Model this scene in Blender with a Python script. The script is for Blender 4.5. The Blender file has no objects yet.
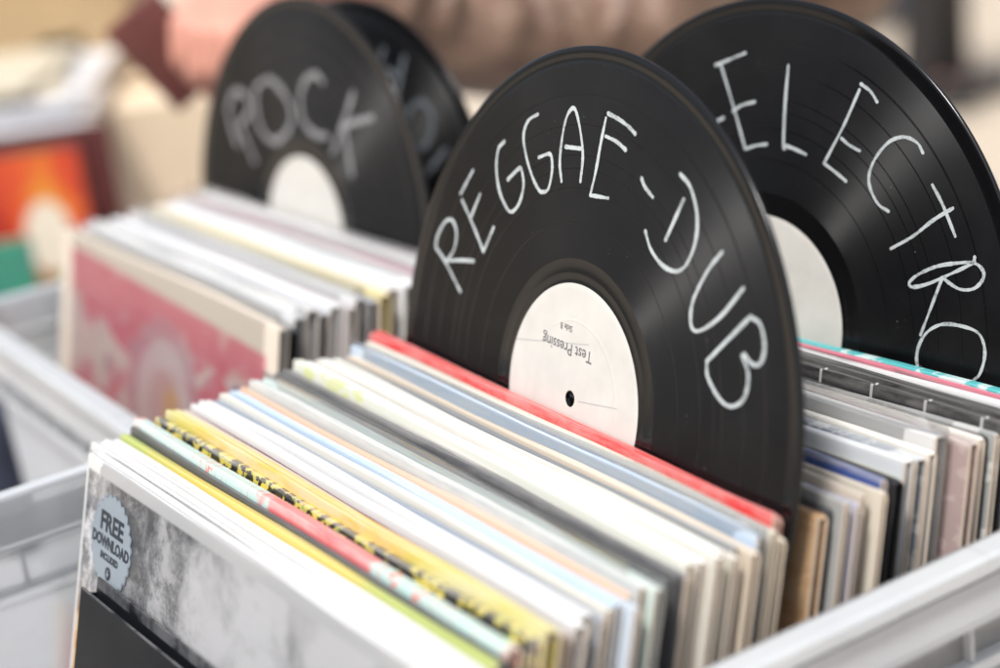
import bpy, bmesh, math, random
from mathutils import Vector, Matrix, Euler
random.seed(7)
S = bpy.context.scene
COL = S.collection
PI = math.pi

# ------------------------------------------------------------------ helpers
def link(o, parent=None):
    COL.objects.link(o)
    if parent is not None:
        o.parent = parent
    return o

def tag(o, label=None, cat=None, group=None, kind=None):
    if label: o['label'] = label
    if cat: o['category'] = cat
    if group: o['group'] = group
    if kind: o['kind'] = kind
    return o

def empty(name, loc=(0, 0, 0), rot=(0, 0, 0)):
    o = bpy.data.objects.new(name, None)
    o.empty_display_size = 0.05
    o.location = loc
    o.rotation_euler = rot
    return link(o)

def obj(name, bm, mats, parent=None, smooth=False):
    me = bpy.data.meshes.new(name)
    bmesh.ops.recalc_face_normals(bm, faces=bm.faces[:])
    bm.to_mesh(me)
    bm.free()
    if not isinstance(mats, (list, tuple)): mats = [mats]
    for m in mats: me.materials.append(m)
    if smooth:
        for p in me.polygons: p.use_smooth = True
    return link(bpy.data.objects.new(name, me), parent)

def box_bm(x0, x1, y0, y1, z0, z1, bevel=0.0, bm=None):
    b = bmesh.new()
    vs = [b.verts.new((x, y, z)) for x in (x0, x1) for y in (y0, y1) for z in (z0, z1)]
    for f in ((0,1,3,2),(4,6,7,5),(0,4,5,1),(2,3,7,6),(0,2,6,4),(1,5,7,3)):
        b.faces.new([vs[i] for i in f])
    bmesh.ops.recalc_face_normals(b, faces=b.faces[:])
    if bevel > 0:
        bmesh.ops.bevel(b, geom=b.edges[:], offset=bevel, segments=2, affect='EDGES', profile=0.5)
    if bm is None: return b
    merge(bm, b)
    return bm

def merge(dst, src, mat=None):
    me = bpy.data.meshes.new('tmp')
    src.to_mesh(me); src.free()
    n = len(dst.faces)
    dst.from_mesh(me)
    bpy.data.meshes.remove(me)
    if mat is not None:
        dst.faces.ensure_lookup_table()
        for i in range(n, len(dst.faces)): dst.faces[i].material_index = mat
    return dst

# ------------------------------------------------------------------ materials
class NT:
    def __init__(self, name):
        self.m = bpy.data.materials.new(name)
        self.m.use_nodes = True
        self.t = self.m.node_tree
        self.t.nodes.clear()
        self.out = self.t.nodes.new('ShaderNodeOutputMaterial')
    def n(self, typ, **kw):
        nd = self.t.nodes.new(typ)
        for k, v in kw.items():
            if k.startswith('_'): setattr(nd, k[1:], v)
        return nd
    def set(self, sock, v):
        if isinstance(v, bpy.types.NodeSocket): self.t.links.new(v, sock)
        elif isinstance(v, (tuple, list)) and sock.type == 'RGBA' and len(v) == 3: sock.default_value = (*v, 1)
        else: sock.default_value = v
    def math(self, op, a, b=0.0, c=None, clamp=False):
        nd = self.n('ShaderNodeMath', _operation=op, _use_clamp=clamp)
        self.set(nd.inputs[0], a); self.set(nd.inputs[1], b)
        if c is not None: self.set(nd.inputs[2], c)
        return nd.outputs[0]
    def mix(self, f, a, b):
        nd = self.n('ShaderNodeMix', _data_type='RGBA')
        self.set(nd.inputs[0], f); self.set(nd.inputs[6], a); self.set(nd.inputs[7], b)
        return nd.outputs[2]
    def coord(self, which='Object'):
        return self.n('ShaderNodeTexCoord').outputs[which]
    def mapping(self, v, scale=(1,1,1), loc=(0,0,0)):
        nd = self.n('ShaderNodeMapping')
        self.set(nd.inputs[0], v); nd.inputs[1].default_value = loc; nd.inputs[3].default_value = scale
        return nd.outputs[0]
    def noise(self, v, scale, detail=3, rough=0.55, dist=0.0, out=0):
        nd = self.n('ShaderNodeTexNoise')
        self.set(nd.inputs['Vector'], v)
        nd.inputs['Scale'].default_value = scale; nd.inputs['Detail'].default_value = detail
        nd.inputs['Roughness'].default_value = rough; nd.inputs['Distortion'].default_value = dist
        return nd.outputs[out]
    def ramp(self, f, stops, interp='LINEAR'):
        nd = self.n('ShaderNodeValToRGB'); nd.color_ramp.interpolation = interp
        e = nd.color_ramp.elements
        while len(e) < len(stops): e.new(0.5)
        for i, (p, c) in enumerate(stops):
            e[i].position = p; e[i].color = (*c, 1) if len(c) == 3 else c
        self.set(nd.inputs[0], f)
        return nd.outputs[0]
    def sep(self, v):
        nd = self.n('ShaderNodeSeparateXYZ'); self.set(nd.inputs[0], v)
        return nd.outputs
    def step(self, v, a, b):
        nd = self.n('ShaderNodeMapRange', _interpolation_type='SMOOTHSTEP')
        self.set(nd.inputs[0], v); nd.inputs[1].default_value = a; nd.inputs[2].default_value = b
        return nd.outputs[0]
    def bump(self, h, strength=0.2, dist=0.001):
        nd = self.n('ShaderNodeBump'); nd.inputs['Strength'].default_value = strength
        nd.inputs['Distance'].default_value = dist; self.set(nd.inputs['Height'], h)
        return nd.outputs[0]
    def pbr(self, color, rough=0.5, **kw):
        nd = self.n('ShaderNodeBsdfPrincipled')
        self.set(nd.inputs['Base Color'], color); self.set(nd.inputs['Roughness'], rough)
        for k, v in kw.items(): self.set(nd.inputs[k.replace('_', ' ')], v)
        return nd
    def done(self, shader):
        s = shader.outputs[0] if hasattr(shader, 'outputs') else shader
        self.t.links.new(s, self.out.inputs[0])
        return self.m

def simple(name, c, rough=0.5, var=0.12, scale=30, bump=0.0, **kw):
    N = NT(name)
    co = N.coord()
    nz = N.noise(co, scale, 4)
    dark = tuple(x * (1 - var) for x in c); lite = tuple(min(1, x * (1 + var)) for x in c)
    colr = N.ramp(nz, [(0.3, dark), (0.7, lite)])
    if bump: kw['Normal'] = N.bump(nz, bump, 0.002)
    return N.done(N.pbr(colr, rough, **kw))

_sleeve = {}
def sleeve_mat(c, h=0.315, pattern=None, c2=(0.02, 0.02, 0.02), wear=0.45, gloss=0.3, seed=0):
    """printed card: faint print variation, worn pale top edge, optional printed pattern"""
    if max(c) < 0.15: wear *= 0.35
    key = (c, pattern, c2, wear, gloss, seed % 4)
    if key in _sleeve: return _sleeve[key]
    N = NT('sleeve_card')
    co = N.coord(); s = N.sep(co)
    off = N.mapping(co, (1, 1, 1), (seed % 4 * 1.7, 0, seed % 4 * 0.9))
    nz = N.noise(N.mapping(off, (30, 30, 120)), 1.0, 3)
    col = N.mix(N.math('MULTIPLY', nz, 0.35), c, tuple(x * 0.72 for x in c))
    if pattern == 'checks':
        a = N.noise(N.mapping(off, (190, 1, 260)), 1.0, 2)
        b = N.noise(N.mapping(off, (90, 1, 60)), 1.0, 1)
        k = N.ramp(a, [(0.42, c2), (0.47, c), (0.60, c), (0.63, (0.25, 0.42, 0.12))], 'CONSTANT')
        col = N.mix(N.step(b, 0.50, 0.54), k, c2)
    elif pattern == 'fade':
        a = N.math('ADD', N.math('SINE', N.math('MULTIPLY_ADD', s[0], 16.0, 1.9)), N.math('MULTIPLY', N.math('SUBTRACT', N.noise(off, 30, 3), 0.5), 0.9))
        col = N.mix(N.step(a, -0.3, 0.6), col, c2)
    elif pattern == 'patch':
        b = N.math('SINE', N.math('MULTIPLY_ADD', s[0], 21.0, 1.15))
        a = N.math('ADD', b, N.math('MULTIPLY', N.math('SUBTRACT', N.noise(off, 40, 3), 0.5), 0.8))
        col = N.mix(N.step(a, 0.55, 0.62), col, c2)
        l = N.noise(N.mapping(off, (90, 1, 25)), 1.0, 1, dist=1.5)
        line = N.math('LESS_THAN', N.math('ABSOLUTE', N.math('SUBTRACT', l, 0.5)), 0.012)
        col = N.mix(line, col, (0.75, 0.16, 0.12))
    elif pattern == 'blots':
        a = N.noise(N.mapping(off, (60, 1, 90)), 1.0, 4, dist=0.6)
        col = N.mix(N.step(a, 0.50, 0.56), col, c2)
    elif pattern == 'dashes':
        u = N.math('FRACT', N.math('MULTIPLY', s[0], 34.0))
        d = N.math('LESS_THAN', u, 0.05)
        col = N.mix(N.math('MULTIPLY', d, N.step(s[2], h - 0.0035, h - 0.0025)), col, c2)
    elif pattern == 'print':
        z = N.math('MULTIPLY', N.step(s[2], h - 0.020, h - 0.018), N.math('LESS_THAN', s[2], h - 0.011))
        x = N.math('MULTIPLY', N.math('GREATER_THAN', s[0], 0.075), N.math('LESS_THAN', s[0], 0.130))
        a = N.noise(N.mapping(off, (120, 1, 40)), 1.0, 2)
        k = N.ramp(s[2], [(0.0, (0.1, 0.3, 0.6)), (h - 0.0155, (0.22, 0.45, 0.75)), (h - 0.0150, (0.75, 0.08, 0.08))], 'CONSTANT')
        col = N.mix(N.math('MULTIPLY', N.math('MULTIPLY', z, x), N.step(a, 0.4, 0.45)), col, k)
    elif pattern == 'leaf':
        a = N.noise(N.mapping(off, (55, 1, 80)), 1.0, 3, dist=1.0)
        x = N.math('MULTIPLY', N.math('GREATER_THAN', s[0], -0.145), N.math('LESS_THAN', s[0], -0.085))
        col = N.mix(N.math('MULTIPLY', x, N.step(a, 0.52, 0.56)), col, c2)
    # rubbed top and side edges
    w = N.step(s[2], h - 0.0022, h - 0.0002)
    wn = N.noise(N.mapping(off, (14, 900, 60)), 1.0, 5, 0.75)
    wf = N.math('MULTIPLY', N.math('MULTIPLY', w, N.step(wn, 0.35, 0.62)), wear)
    col = N.mix(wf, col, (0.69, 0.67, 0.62))
    board = N.step(s[0], 0.1562, 0.1566)
    col = N.mix(N.math('MULTIPLY', board, 0.75 if max(c) > 0.15 else 0.0), col, (0.56, 0.46, 0.36))
    m = N.done(N.pbr(col, 0.42, Coat_Weight=gloss, Coat_Roughness=0.15, Normal=N.bump(nz, 0.08, 0.0005)))
    _sleeve[key] = m
    return m

def film_mat():
    N = NT('clear_plastic_film')
    co = N.coord()
    nz = N.noise(N.mapping(co, (12, 30, 90)), 1.0, 3)
    fr = N.n('ShaderNodeFresnel'); fr.inputs[0].default_value = 1.45
    N.set(fr.inputs['Normal'], N.bump(nz, 0.25, 0.002))
    gl = N.n('ShaderNodeBsdfGlossy'); gl.inputs['Roughness'].default_value = 0.16
    N.set(gl.inputs['Normal'], N.bump(nz, 0.25, 0.002))
    tr = N.n('ShaderNodeBsdfTransparent')
    df = N.n('ShaderNodeBsdfTranslucent'); df.inputs[0].default_value = (0.9, 0.92, 0.93, 1)
    d2 = N.n('ShaderNodeBsdfDiffuse'); d2.inputs[0].default_value = (0.9, 0.92, 0.93, 1)
    ms = N.n('ShaderNodeMixShader'); ms.inputs[0].default_value = 0.5
    N.t.links.new(df.outputs[0], ms.inputs[1]); N.t.links.new(d2.outputs[0], ms.inputs[2])
    m0 = N.n('ShaderNodeMixShader'); N.set(m0.inputs[0], N.math('MULTIPLY_ADD', nz, 0.20, 0.0))
    N.t.links.new(tr.outputs[0], m0.inputs[1]); N.t.links.new(ms.outputs[0], m0.inputs[2])
    m1 = N.n('ShaderNodeMixShader'); N.set(m1.inputs[0], N.math('MULTIPLY', fr.outputs[0], 0.55))
    N.t.links.new(m0.outputs[0], m1.inputs[1]); N.t.links.new(gl.outputs[0], m1.inputs[2])
    return N.done(m1)

def milky_mat(name='milky_plastic', clear=0.60, dif=0.55, alb=1.03):
    N = NT(name)
    co = N.coord()
    nz = N.noise(co, 18, 4)
    sc = N.noise(N.mapping(co, (6, 60, 90)), 1.0, 6, 0.75, 1.0)
    gr = N.noise(N.mapping(co, (40, 9, 22)), 1.0, 5, 0.7)
    base0 = N.ramp(nz, [(0.3, tuple(min(.97, alb*q) for q in (0.87, 0.90, 0.93))), (0.7, tuple(min(.97, alb*q) for q in (0.91, 0.94, 0.96)))])
    base = N.mix(N.math('MAXIMUM', N.math('MULTIPLY', N.step(sc, 0.60, 0.70), 0.35), N.math('MULTIPLY', N.step(gr, 0.55, 0.75), 0.22)), base0, (0.62, 0.60, 0.57))
    tl = N.n('ShaderNodeBsdfTranslucent'); N.set(tl.inputs[0], base)
    df = N.n('ShaderNodeBsdfDiffuse'); N.set(df.inputs[0], base)
    tr = N.n('ShaderNodeBsdfTransparent')
    a = N.n('ShaderNodeMixShader'); a.inputs[0].default_value = dif
    N.t.links.new(tl.outputs[0], a.inputs[1]); N.t.links.new(df.outputs[0], a.inputs[2])
    b = N.n('ShaderNodeMixShader'); N.set(b.inputs[0], N.math('MULTIPLY_ADD', nz, -0.12, clear + 0.06))
    N.t.links.new(a.outputs[0], b.inputs[1]); N.t.links.new(tr.outputs[0], b.inputs[2])
    fr = N.n('ShaderNodeFresnel'); fr.inputs[0].default_value = 1.45
    gl = N.n('ShaderNodeBsdfGlossy'); gl.inputs['Roughness'].default_value = 0.25
    N.set(gl.inputs['Normal'], N.bump(nz, 0.15, 0.002))
    c = N.n('ShaderNodeMixShader'); N.set(c.inputs[0], fr.outputs[0])
    N.t.links.new(b.outputs[0], c.inputs[1]); N.t.links.new(gl.outputs[0], c.inputs[2])
    return N.done(c)

FILM = film_mat()
MILK = milky_mat()
MILK_THICK = milky_mat('milky_plastic_thick', 0.36, 0.72, 1.04)
MILK_DENSE = milky_mat('milky_plastic_dense', 0.24, 0.6)
PAPER = simple('white_inner_paper', (0.68, 0.63, 0.56), 0.8, 0.05)
PAPER_C = simple('cream_inner_paper', (0.62, 0.55, 0.45), 0.8, 0.08)
PAPER_K = simple('black_inner_paper', (0.02, 0.02, 0.022), 0.6, 0.2)
PAPER_B = simple('blue_inner_paper', (0.015, 0.05, 0.25), 0.6, 0.1)
PAPER_T = simple('teal_inner_paper', (0.01, 0.10, 0.10), 0.6, 0.1)
INNER = dict(w=PAPER, c=PAPER_C, k=PAPER_K, b=PAPER_B, t=PAPER_T)

# ------------------------------------------------------------------ record sleeves
def axis_list(lo, hi, n, r):
    e = [0.0, 0.0008, r]
    L = [lo + a for a in e]
    a, b = lo + r, hi - r
    L += [a + (b - a) * i / n for i in range(1, n)]
    L += [hi - a for a in reversed(e)]
    return L

def jacket_bm(w, h, t, bow=0.0, ph=0.0, wall=0.0006, r=0.0025, seam=0.0):
    """hollow card jacket, open on the +x side; base centre at the origin, stands along +z"""
    wall = min(wall, t * 0.28)
    xs = axis_list(-w/2, w/2, 8, r); zs = axis_list(0, h, 6, r)
    nx, nz = len(xs), len(zs)
    bm = bmesh.new()
    def rnd(x, z):
        dx = min(x + w/2, w/2 - x); dz = min(z, h - z)
        if dx < r and dz < r:
            vx, vz = r - dx, r - dz
            L = math.hypot(vx, vz)
            if L > r:
                k = r / L; vx *= k; vz *= k
                x = math.copysign(w/2 - r + vx, x)
                z = r - vz if z < h/2 else h - r + vz
        return x, z
    def warp(x, y, z):
        k = z / h
        y += bow * (1 - (2*x/w)**2) * k + 0.0004 * math.sin(x*19 + ph) * k
        z += (0.00045 * math.sin(x*31 + ph*2) + 0.0006*math.sin(x*9 + ph*5)) * k
        return (x, y, z)
    def grid(side, inner):
        G = []
        for i, x in enumerate(xs):
            row = []
            for j, z in enumerate(zs):
                X, Z = rnd(x, z)
                y = t/2
                if not inner:
                    e = 1.0
                    edge = min(j, nz-1-j, i)          # opening side stays square
                    if edge == 0: e = 0.80
                    elif edge == 1: e = 0.97
                    y *= e
                else:
                    y = t/2 - wall
                    X = max(X, -w/2 + wall*1.5)
                    Z = min(max(Z, wall*1.5), h - wall*1.5)
                    if min(j, nz-1-j, i) == 0: y *= 0.5
                row.append(bm.verts.new(warp(X, side*y, Z)))
            G.append(row)
        return G
    A, B = grid(-1, False), grid(1, False)
    a, b = grid(-1, True), grid(1, True)
    def quads(G):
        for i in range(nx-1):
            for j in range(nz-1):
                bm.faces.new((G[i][j], G[i+1][j], G[i+1][j+1], G[i][j+1]))
    for G in (A, B, a, b): quads(G)
    def strip(p, q):
        for i in range(len(p)-1): bm.faces.new((p[i], p[i+1], q[i+1], q[i]))
    for F, K in ((A, B), (a, b)):
        strip(F[0], K[0])
        strip([c[0] for c in F], [c[0] for c in K])
        if F is A and seam:                     # folded top: the two flaps meet in a shallow seam
            mid = [bm.verts.new(((p[-1].co + q[-1].co)/2 - Vector((0, 0, seam if 0 < i < nx-1 else 0)))) for i, (p, q) in enumerate(zip(F, K))]
            strip([c[-1] for c in F], mid); strip(mid, [c[-1] for c in K])
        else:
            strip([c[-1] for c in F], [c[-1] for c in K])
    strip(A[-1], a[-1]); strip(b[-1], B[-1])
    strip([A[-1][0], a[-1][0]], [B[-1][0], b[-1][0]])
    if seam: bm.faces.new((A[-1][-1], a[-1][-1], b[-1][-1], B[-1][-1], mid[-1]))
    else: strip([A[-1][-1], a[-1][-1]], [B[-1][-1], b[-1][-1]])
    return bm

def inner_bm(w, h, t, bow, ph, dx=0.0, r=0.012):
    """paper inner sleeve: thin slab with rounded corners at the mouth"""
    bm = bmesh.new()
    W2 = w/2 - 0.002
    pts = [(-W2, 0.003), (0, 0.003), (W2 - r - dx, 0.003)]
    for k in range(1, 6):
        an = -PI/2 + PI/2 * k/5
        pts.append((W2 - dx - r + r*math.cos(an), 0.003 + r + r*math.sin(an)))
    for k in range(1, 5): pts.append((W2 - dx, 0.003 + r + (h - 0.006 - 2*r)*k/5))
    for k in range(0, 6):
        an = PI/2 * k/5
        pts.append((W2 - dx - r + r*math.cos(an), h - 0.003 - r + r*math.sin(an)))
    pts += [(0, h - 0.003), (-W2, h - 0.003)]
    def y_of(x, z, s):
        k = z/h
        return s*t/2 + bow*(1-(2*x/w)**2)*k + 0.0004*math.sin(x*19+ph)*k
    f = [bm.verts.new((x, y_of(x, z, -1), z)) for x, z in pts]
    g = [bm.verts.new((x, y_of(x, z, 1), z)) for x, z in pts]
    bm.faces.new(f); bm.faces.new(g[::-1])
    n = len(pts)
    for i in range(n): bm.faces.new((f[i], f[(i+1) % n], g[(i+1) % n], g[i]))
    bmesh.ops.triangulate(bm, faces=[x for x in bm.faces if len(x.verts) > 4])
    return bm

def film_bm(w, h, t, bow, ph, up):
    """clear outer sleeve, open at the top, standing a little above the card"""
    bm = bmesh.new()
    W = w + 0.005; T = t + 0.0009
    xs = [-W/2 + W*i/14 for i in range(15)]; zs = [-0.0002] + [h*k/4 for k in (1, 2, 3)] + [h*0.99, h + up]
    loops = []
    for j, z in enumerate(zs):
        k = min(1.0, z/h); flare = 1.0
        ring = []
        for s, seq in ((-1, xs), (1, xs[::-1])):
            for i, x in enumerate(seq):
                edge = 0.25 if i in (0, 14) else 1.0
                wob = 0.0006*math.sin(x*47 + ph*3 + s) if j == len(zs)-1 else 0
                y = s*T/2*edge*flare + bow*(1-(2*x/w)**2)*k + 0.0004*math.sin(x*19+ph)*k + wob
                ring.append(bm.verts.new((x, y, z + (0.0009*math.sin(x*13 + ph + s) if j == len(zs)-1 else 0))))
        loops.append(ring)
    n = len(loops[0])
    for p, q in zip(loops[:-1], loops[1:]):
        for i in range(n): bm.faces.new((p[i], p[(i+1) % n], q[(i+1) % n], q[i]))
    return bm

FLOOR = -0.305
def place_sleeve(x, y0, t, lean, yaw, floor=FLOOR, h=0.315):
    R = Euler((-lean, 0, yaw)).to_matrix()
    v = R @ Vector((0, -t/2, h))
    zt = floor + 0.0006 + R[2][2]*h + abs(R[2][1])*t/2
    return (x - v.x, y0 - v.y, zt - v.z)

def sleeve(x, y0, t, lean, yaw, mat, label, inner='w', film=0.0, w=0.315, h=0.315, group=None, floor=FLOOR, dx=0.003, name='record_sleeve', bow=0.0008, cat='record'):
    ph = random.uniform(0, 6)
    bow += random.uniform(-0.0006, 0.0006)
    root = empty(name, place_sleeve(x, y0, t, lean, yaw, floor, h), (-lean, 0, yaw))
    tag(root, label, cat, group)
    obj('jacket', jacket_bm(w, h, t, bow, ph, seam=random.choice((0, .0009, .0014)) if t > .0029 else 0), mat, root)
    ti = max(0.0005, t - 0.0019)
    if inner: obj('inner_sleeve', inner_bm(w - 0.003, h, ti, bow, ph, dx), INNER[inner], root)
    if film > 0: obj('plastic_cover', film_bm(w, h, t, bow, ph, film), FILM, root, smooth=True)
    return root

# ------------------------------------------------------------------ front crate records
WHITE = (0.64, 0.64, 0.635); OFFW = (0.59, 0.57, 0.51); CREAM = (0.62, 0.53, 0.39); PALEB = (0.43, 0.55, 0.69)
GREY = (0.42, 0.43, 0.43); CHAR = (0.06, 0.063, 0.068); BLACK = (0.014, 0.014, 0.016); MINT = (0.48, 0.68, 0.63)

def front_art():
    N = NT('front_cover_art')
    co = N.coord(); s = N.sep(co)
    x, z = s[0], s[2]
    x = N.math('SUBTRACT', x, .011)
    a = N.noise(N.mapping(co, (1, 0, 1)), 30, 9, 0.72, 0.4)
    b = N.noise(N.mapping(co, (1, 0, 0.9), (3, 0, 1)), 11, 6, 0.62, 1.2)
    scr = N.noise(N.mapping(co, (1, 0, 1), (7, 0, 2)), 230, 8, 0.8, 0.15)
    g = N.math('MULTIPLY_ADD', b, 0.9, N.math('MULTIPLY_ADD', a, 0.9, -0.22))
    # the picture: dark rocky mass on the left, pale cloth folds to the right
    fold = N.math('SINE', N.math('MULTIPLY_ADD', x, 120.0, N.math('MULTIPLY', b, 9.0)))
    left = N.math('SUBTRACT', 1.0, N.step(N.math('MULTIPLY_ADD', b, 0.03, x), -0.055, 0.012))
    top = N.step(z, 0.18, 0.29)
    left = N.math('MULTIPLY', left, N.math('MULTIPLY_ADD', N.step(N.noise(N.mapping(co, (1, 0, 1), (2, 0, 5)), 42, 6, 0.68, 0.5), 0.36, 0.60), 0.9, 0.30))
    dark = N.math('MULTIPLY', left, N.math('MULTIPLY_ADD', top, 0.40, 0.25))
    g = N.math('SUBTRACT', g, N.math('MULTIPLY', dark, N.math('MULTIPLY_ADD', a, 1.0, 0.12)))
    g = N.math('ADD', g, N.math('MULTIPLY', fold, 0.09))
    g = N.math('ADD', g, N.math('MULTIPLY', N.step(x, -0.06, 0.03), 0.13))
    bl2 = N.noise(N.mapping(co, (1, 0, 1), (9, 0, 4)), 13, 7, 0.66, 0.9)
    g = N.math('SUBTRACT', g, N.math('MULTIPLY', N.step(bl2, 0.46, 0.66), 0.30))
    g = N.math('ADD', g, N.math('MULTIPLY', N.math('MULTIPLY', N.math('SUBTRACT', scr, 0.5), left), 1.6))
    pic = N.ramp(g, [(0.05, (0.05, 0.05, 0.055)), (0.33, (0.24, 0.24, 0.245)), (0.56, (0.55, 0.54, 0.54)), (0.80, (0.74, 0.73, 0.73))])
    # warm brown corner at the lower left
    bl = N.math('MULTIPLY', N.step(N.math('ADD', x, N.math('MULTIPLY', a, 0.02)), -0.117, -0.128), N.step(z, 0.262, 0.235))
    br = N.ramp(N.noise(co, 120, 4), [(0.3, (0.20, 0.07, 0.02)), (0.5, (0.55, 0.30, 0.08)), (0.7, (0.60, 0.50, 0.35))])
    pic = N.mix(bl, pic, br)
    bo = N.math('MULTIPLY', N.step(x, -0.1560, -0.1545), N.step(z, 0.3120, 0.3105))
    col = N.mix(bo, WHITE, pic)
    return N.done(N.pbr(col, 0.4, Coat_Weight=0.3, Coat_Roughness=0.15))

GF = 'records filed upright in the front crate'
def lean_at(y): 
    if y < 0: return 0.252 + 0.052 * min(1.2, -y/0.16)
    return 0.245 - 0.062 * y/0.13
def yaw_at(y):
    if y < -0.06: return math.radians(2.0) * (-0.06 - y)/0.10
    if y < 0.003: return math.radians(-1.0) * (y + 0.06)/0.06
    return math.radians(0.6 + 4.2 * (y - 0.007)/0.12)

KEEP_FILM = (18, 30, 50)
# y of front face on the centre line, thickness, colour, options, label
FRONT = [
 (-0.1528, .0068, WHITE, dict(film=.004), 'thick white record sleeve directly behind the grey picture cover in the front crate'),
 (-0.1452, .0068, WHITE, dict(film=.003, pattern='leaf', c2=(.62,.6,.6)), 'plain white record sleeve touching the front of the thin yellow-green one'),
 (-0.1376, .0036, (.46,.52,.16), dict(film=0, pattern='fade', c2=(.66,.52,.14)), 'thin yellow-green record sleeve near the front of the front crate'),
 (-0.1334, .0026, CHAR, dict(dh=-.002), 'thin charcoal sleeve squeezed between the yellow-green one and the mint one'),
 (-0.1304, .0058, MINT, dict(pattern='patch', c2=(.72,.13,.14), dh=.002), 'mint green record sleeve with a coral red patch on its top edge'),
 (-0.1240, .0032, (.62,.52,.10), dict(pattern='checks', c2=BLACK), 'yellow and black chequered sleeve right behind the mint and coral one'),
 (-0.1204, .0032, (.60,.50,.10), dict(pattern='checks', c2=BLACK, dh=.001), 'black and yellow chequered sleeve against the front of the golden orange one'),
 (-0.1166, .0064, (.58,.50,.10), dict(pattern='fade', c2=(.70,.42,.045), inner='c', dh=.003), 'golden orange record sleeve turning yellow towards its right end'),
 (-0.1096, .0032, CREAM, dict(inner='c'), 'thin cream sleeve right behind the golden orange one'),
 (-0.1060, .0020, (.13,.03,.045), dict(dh=-.003, inner='c'), 'very thin maroon sleeve showing as a dark red line behind a cream sleeve'),
 (-0.1034, .0056, WHITE, dict(film=.003, dh=.002), 'bright white record sleeve right behind the maroon line'),
 (-0.0972, .0056, WHITE, dict(film=.002), 'white record sleeve between another white one and a steel grey one'),
 (-0.0910, .0028, (.30,.34,.40), dict(dh=-.002, inner='c'), 'thin steel grey-blue sleeve amid white ones in the front crate'),
 (-0.0878, .0034, OFFW, dict(film=.003), 'off-white sleeve just behind the thin steel grey-blue one'),
 (-0.0840, .0040, PALEB, dict(film=.002, inner='c'), 'pale blue record sleeve next to a peach one in the front crate'),
 (-0.0796, .0028, (.55,.62,.69), dict(film=.002), 'bluish white sleeve right in front of the peach one'),
 (-0.0764, .0032, (.72,.47,.33), dict(inner='c'), 'peach coloured record sleeve in the front crate'),
 (-0.0728, .0040, (.46,.48,.47), dict(film=.002, inner='c'), 'pale grey record sleeve right behind the peach one'),
 (-0.0684, .0046, (.53,.65,.61), dict(film=.004, dh=.002), 'pale mint-white sleeve in front of the dark green-black one'),
 (-0.0634, .0034, (.012,.05,.05), dict(inner='t', dh=-.003), 'dark green-black record sleeve with a teal edge at its right end'),
 (-0.0596, .0030, BLACK, dict(inner='k'), 'black sleeve in the dark bundle at the middle of the front crate'),
 (-0.0562, .0030, (.10,.10,.105), dict(inner='k', dh=-.001), 'charcoal grey sleeve in the dark bundle at the middle of the front crate'),
 (-0.0528, .0026, (.25,.25,.255), dict(inner='w'), 'mid grey sleeve at the back of the dark bundle in the front crate'),
 (-0.0498, .0040, (.66,.67,.58), dict(pattern='leaf', c2=(.58,.62,.22), film=.003, inner='c', dh=.002), 'white sleeve with faint yellow-green marks near its left corner'),
 (-0.0454, .0040, WHITE, dict(film=.003, inner='c'), 'white sleeve right behind the one with yellow-green corner marks'),
 (-0.0410, .0040, OFFW, dict(film=.002, inner='w', dh=.001), 'ivory white sleeve at the middle of the wide white bundle'),
 (-0.0366, .0036, WHITE, dict(film=.003, inner='c'), 'white sleeve third from the back of the wide white bundle'),
 (-0.0326, .0036, OFFW, dict(film=0, inner='w'), 'off-white sleeve at the back of the wide white bundle before a grey one'),
 (-0.0286, .0036, (.20,.21,.22), dict(inner='b', dh=-.003), 'dark grey sleeve with a royal blue edge at its right end'),
 (-0.0246, .0044, (.58,.50,.40), dict(film=.003, inner='c'), 'beige record sleeve right behind the grey one with a blue right edge'),
 (-0.0198, .0034, PALEB, dict(film=.003, inner='w', dh=.001), 'light blue record sleeve behind the beige one, a few in front of the red pair'),
 (-0.0160, .0026, (.24,.30,.42), dict(inner='w', dh=-.001), 'slate blue sleeve between the light blue one and an ivory one'),
 (-0.0130, .0036, (.62,.58,.48), dict(film=.002, inner='c', dh=.001), 'ivory sleeve third in front of the red pair'),
 (-0.0090, .0034, (.66,.60,.48), dict(inner='c', dh=-.001), 'cream sleeve right in front of the red pair'),
 (-0.0052, .0023, (.70,.045,.045), dict(film=0, inner='c', dh=.0015, wear=.35, xo=-.005), 'bright red sleeve, front one of the red pair before the reggae-dub record'),
 (-0.0026, .0023, (.72,.06,.055), dict(film=0, inner='c', dh=.001, wear=.35, xo=-.006), 'bright red sleeve pressed flat against the reggae-dub record'),
]
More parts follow.
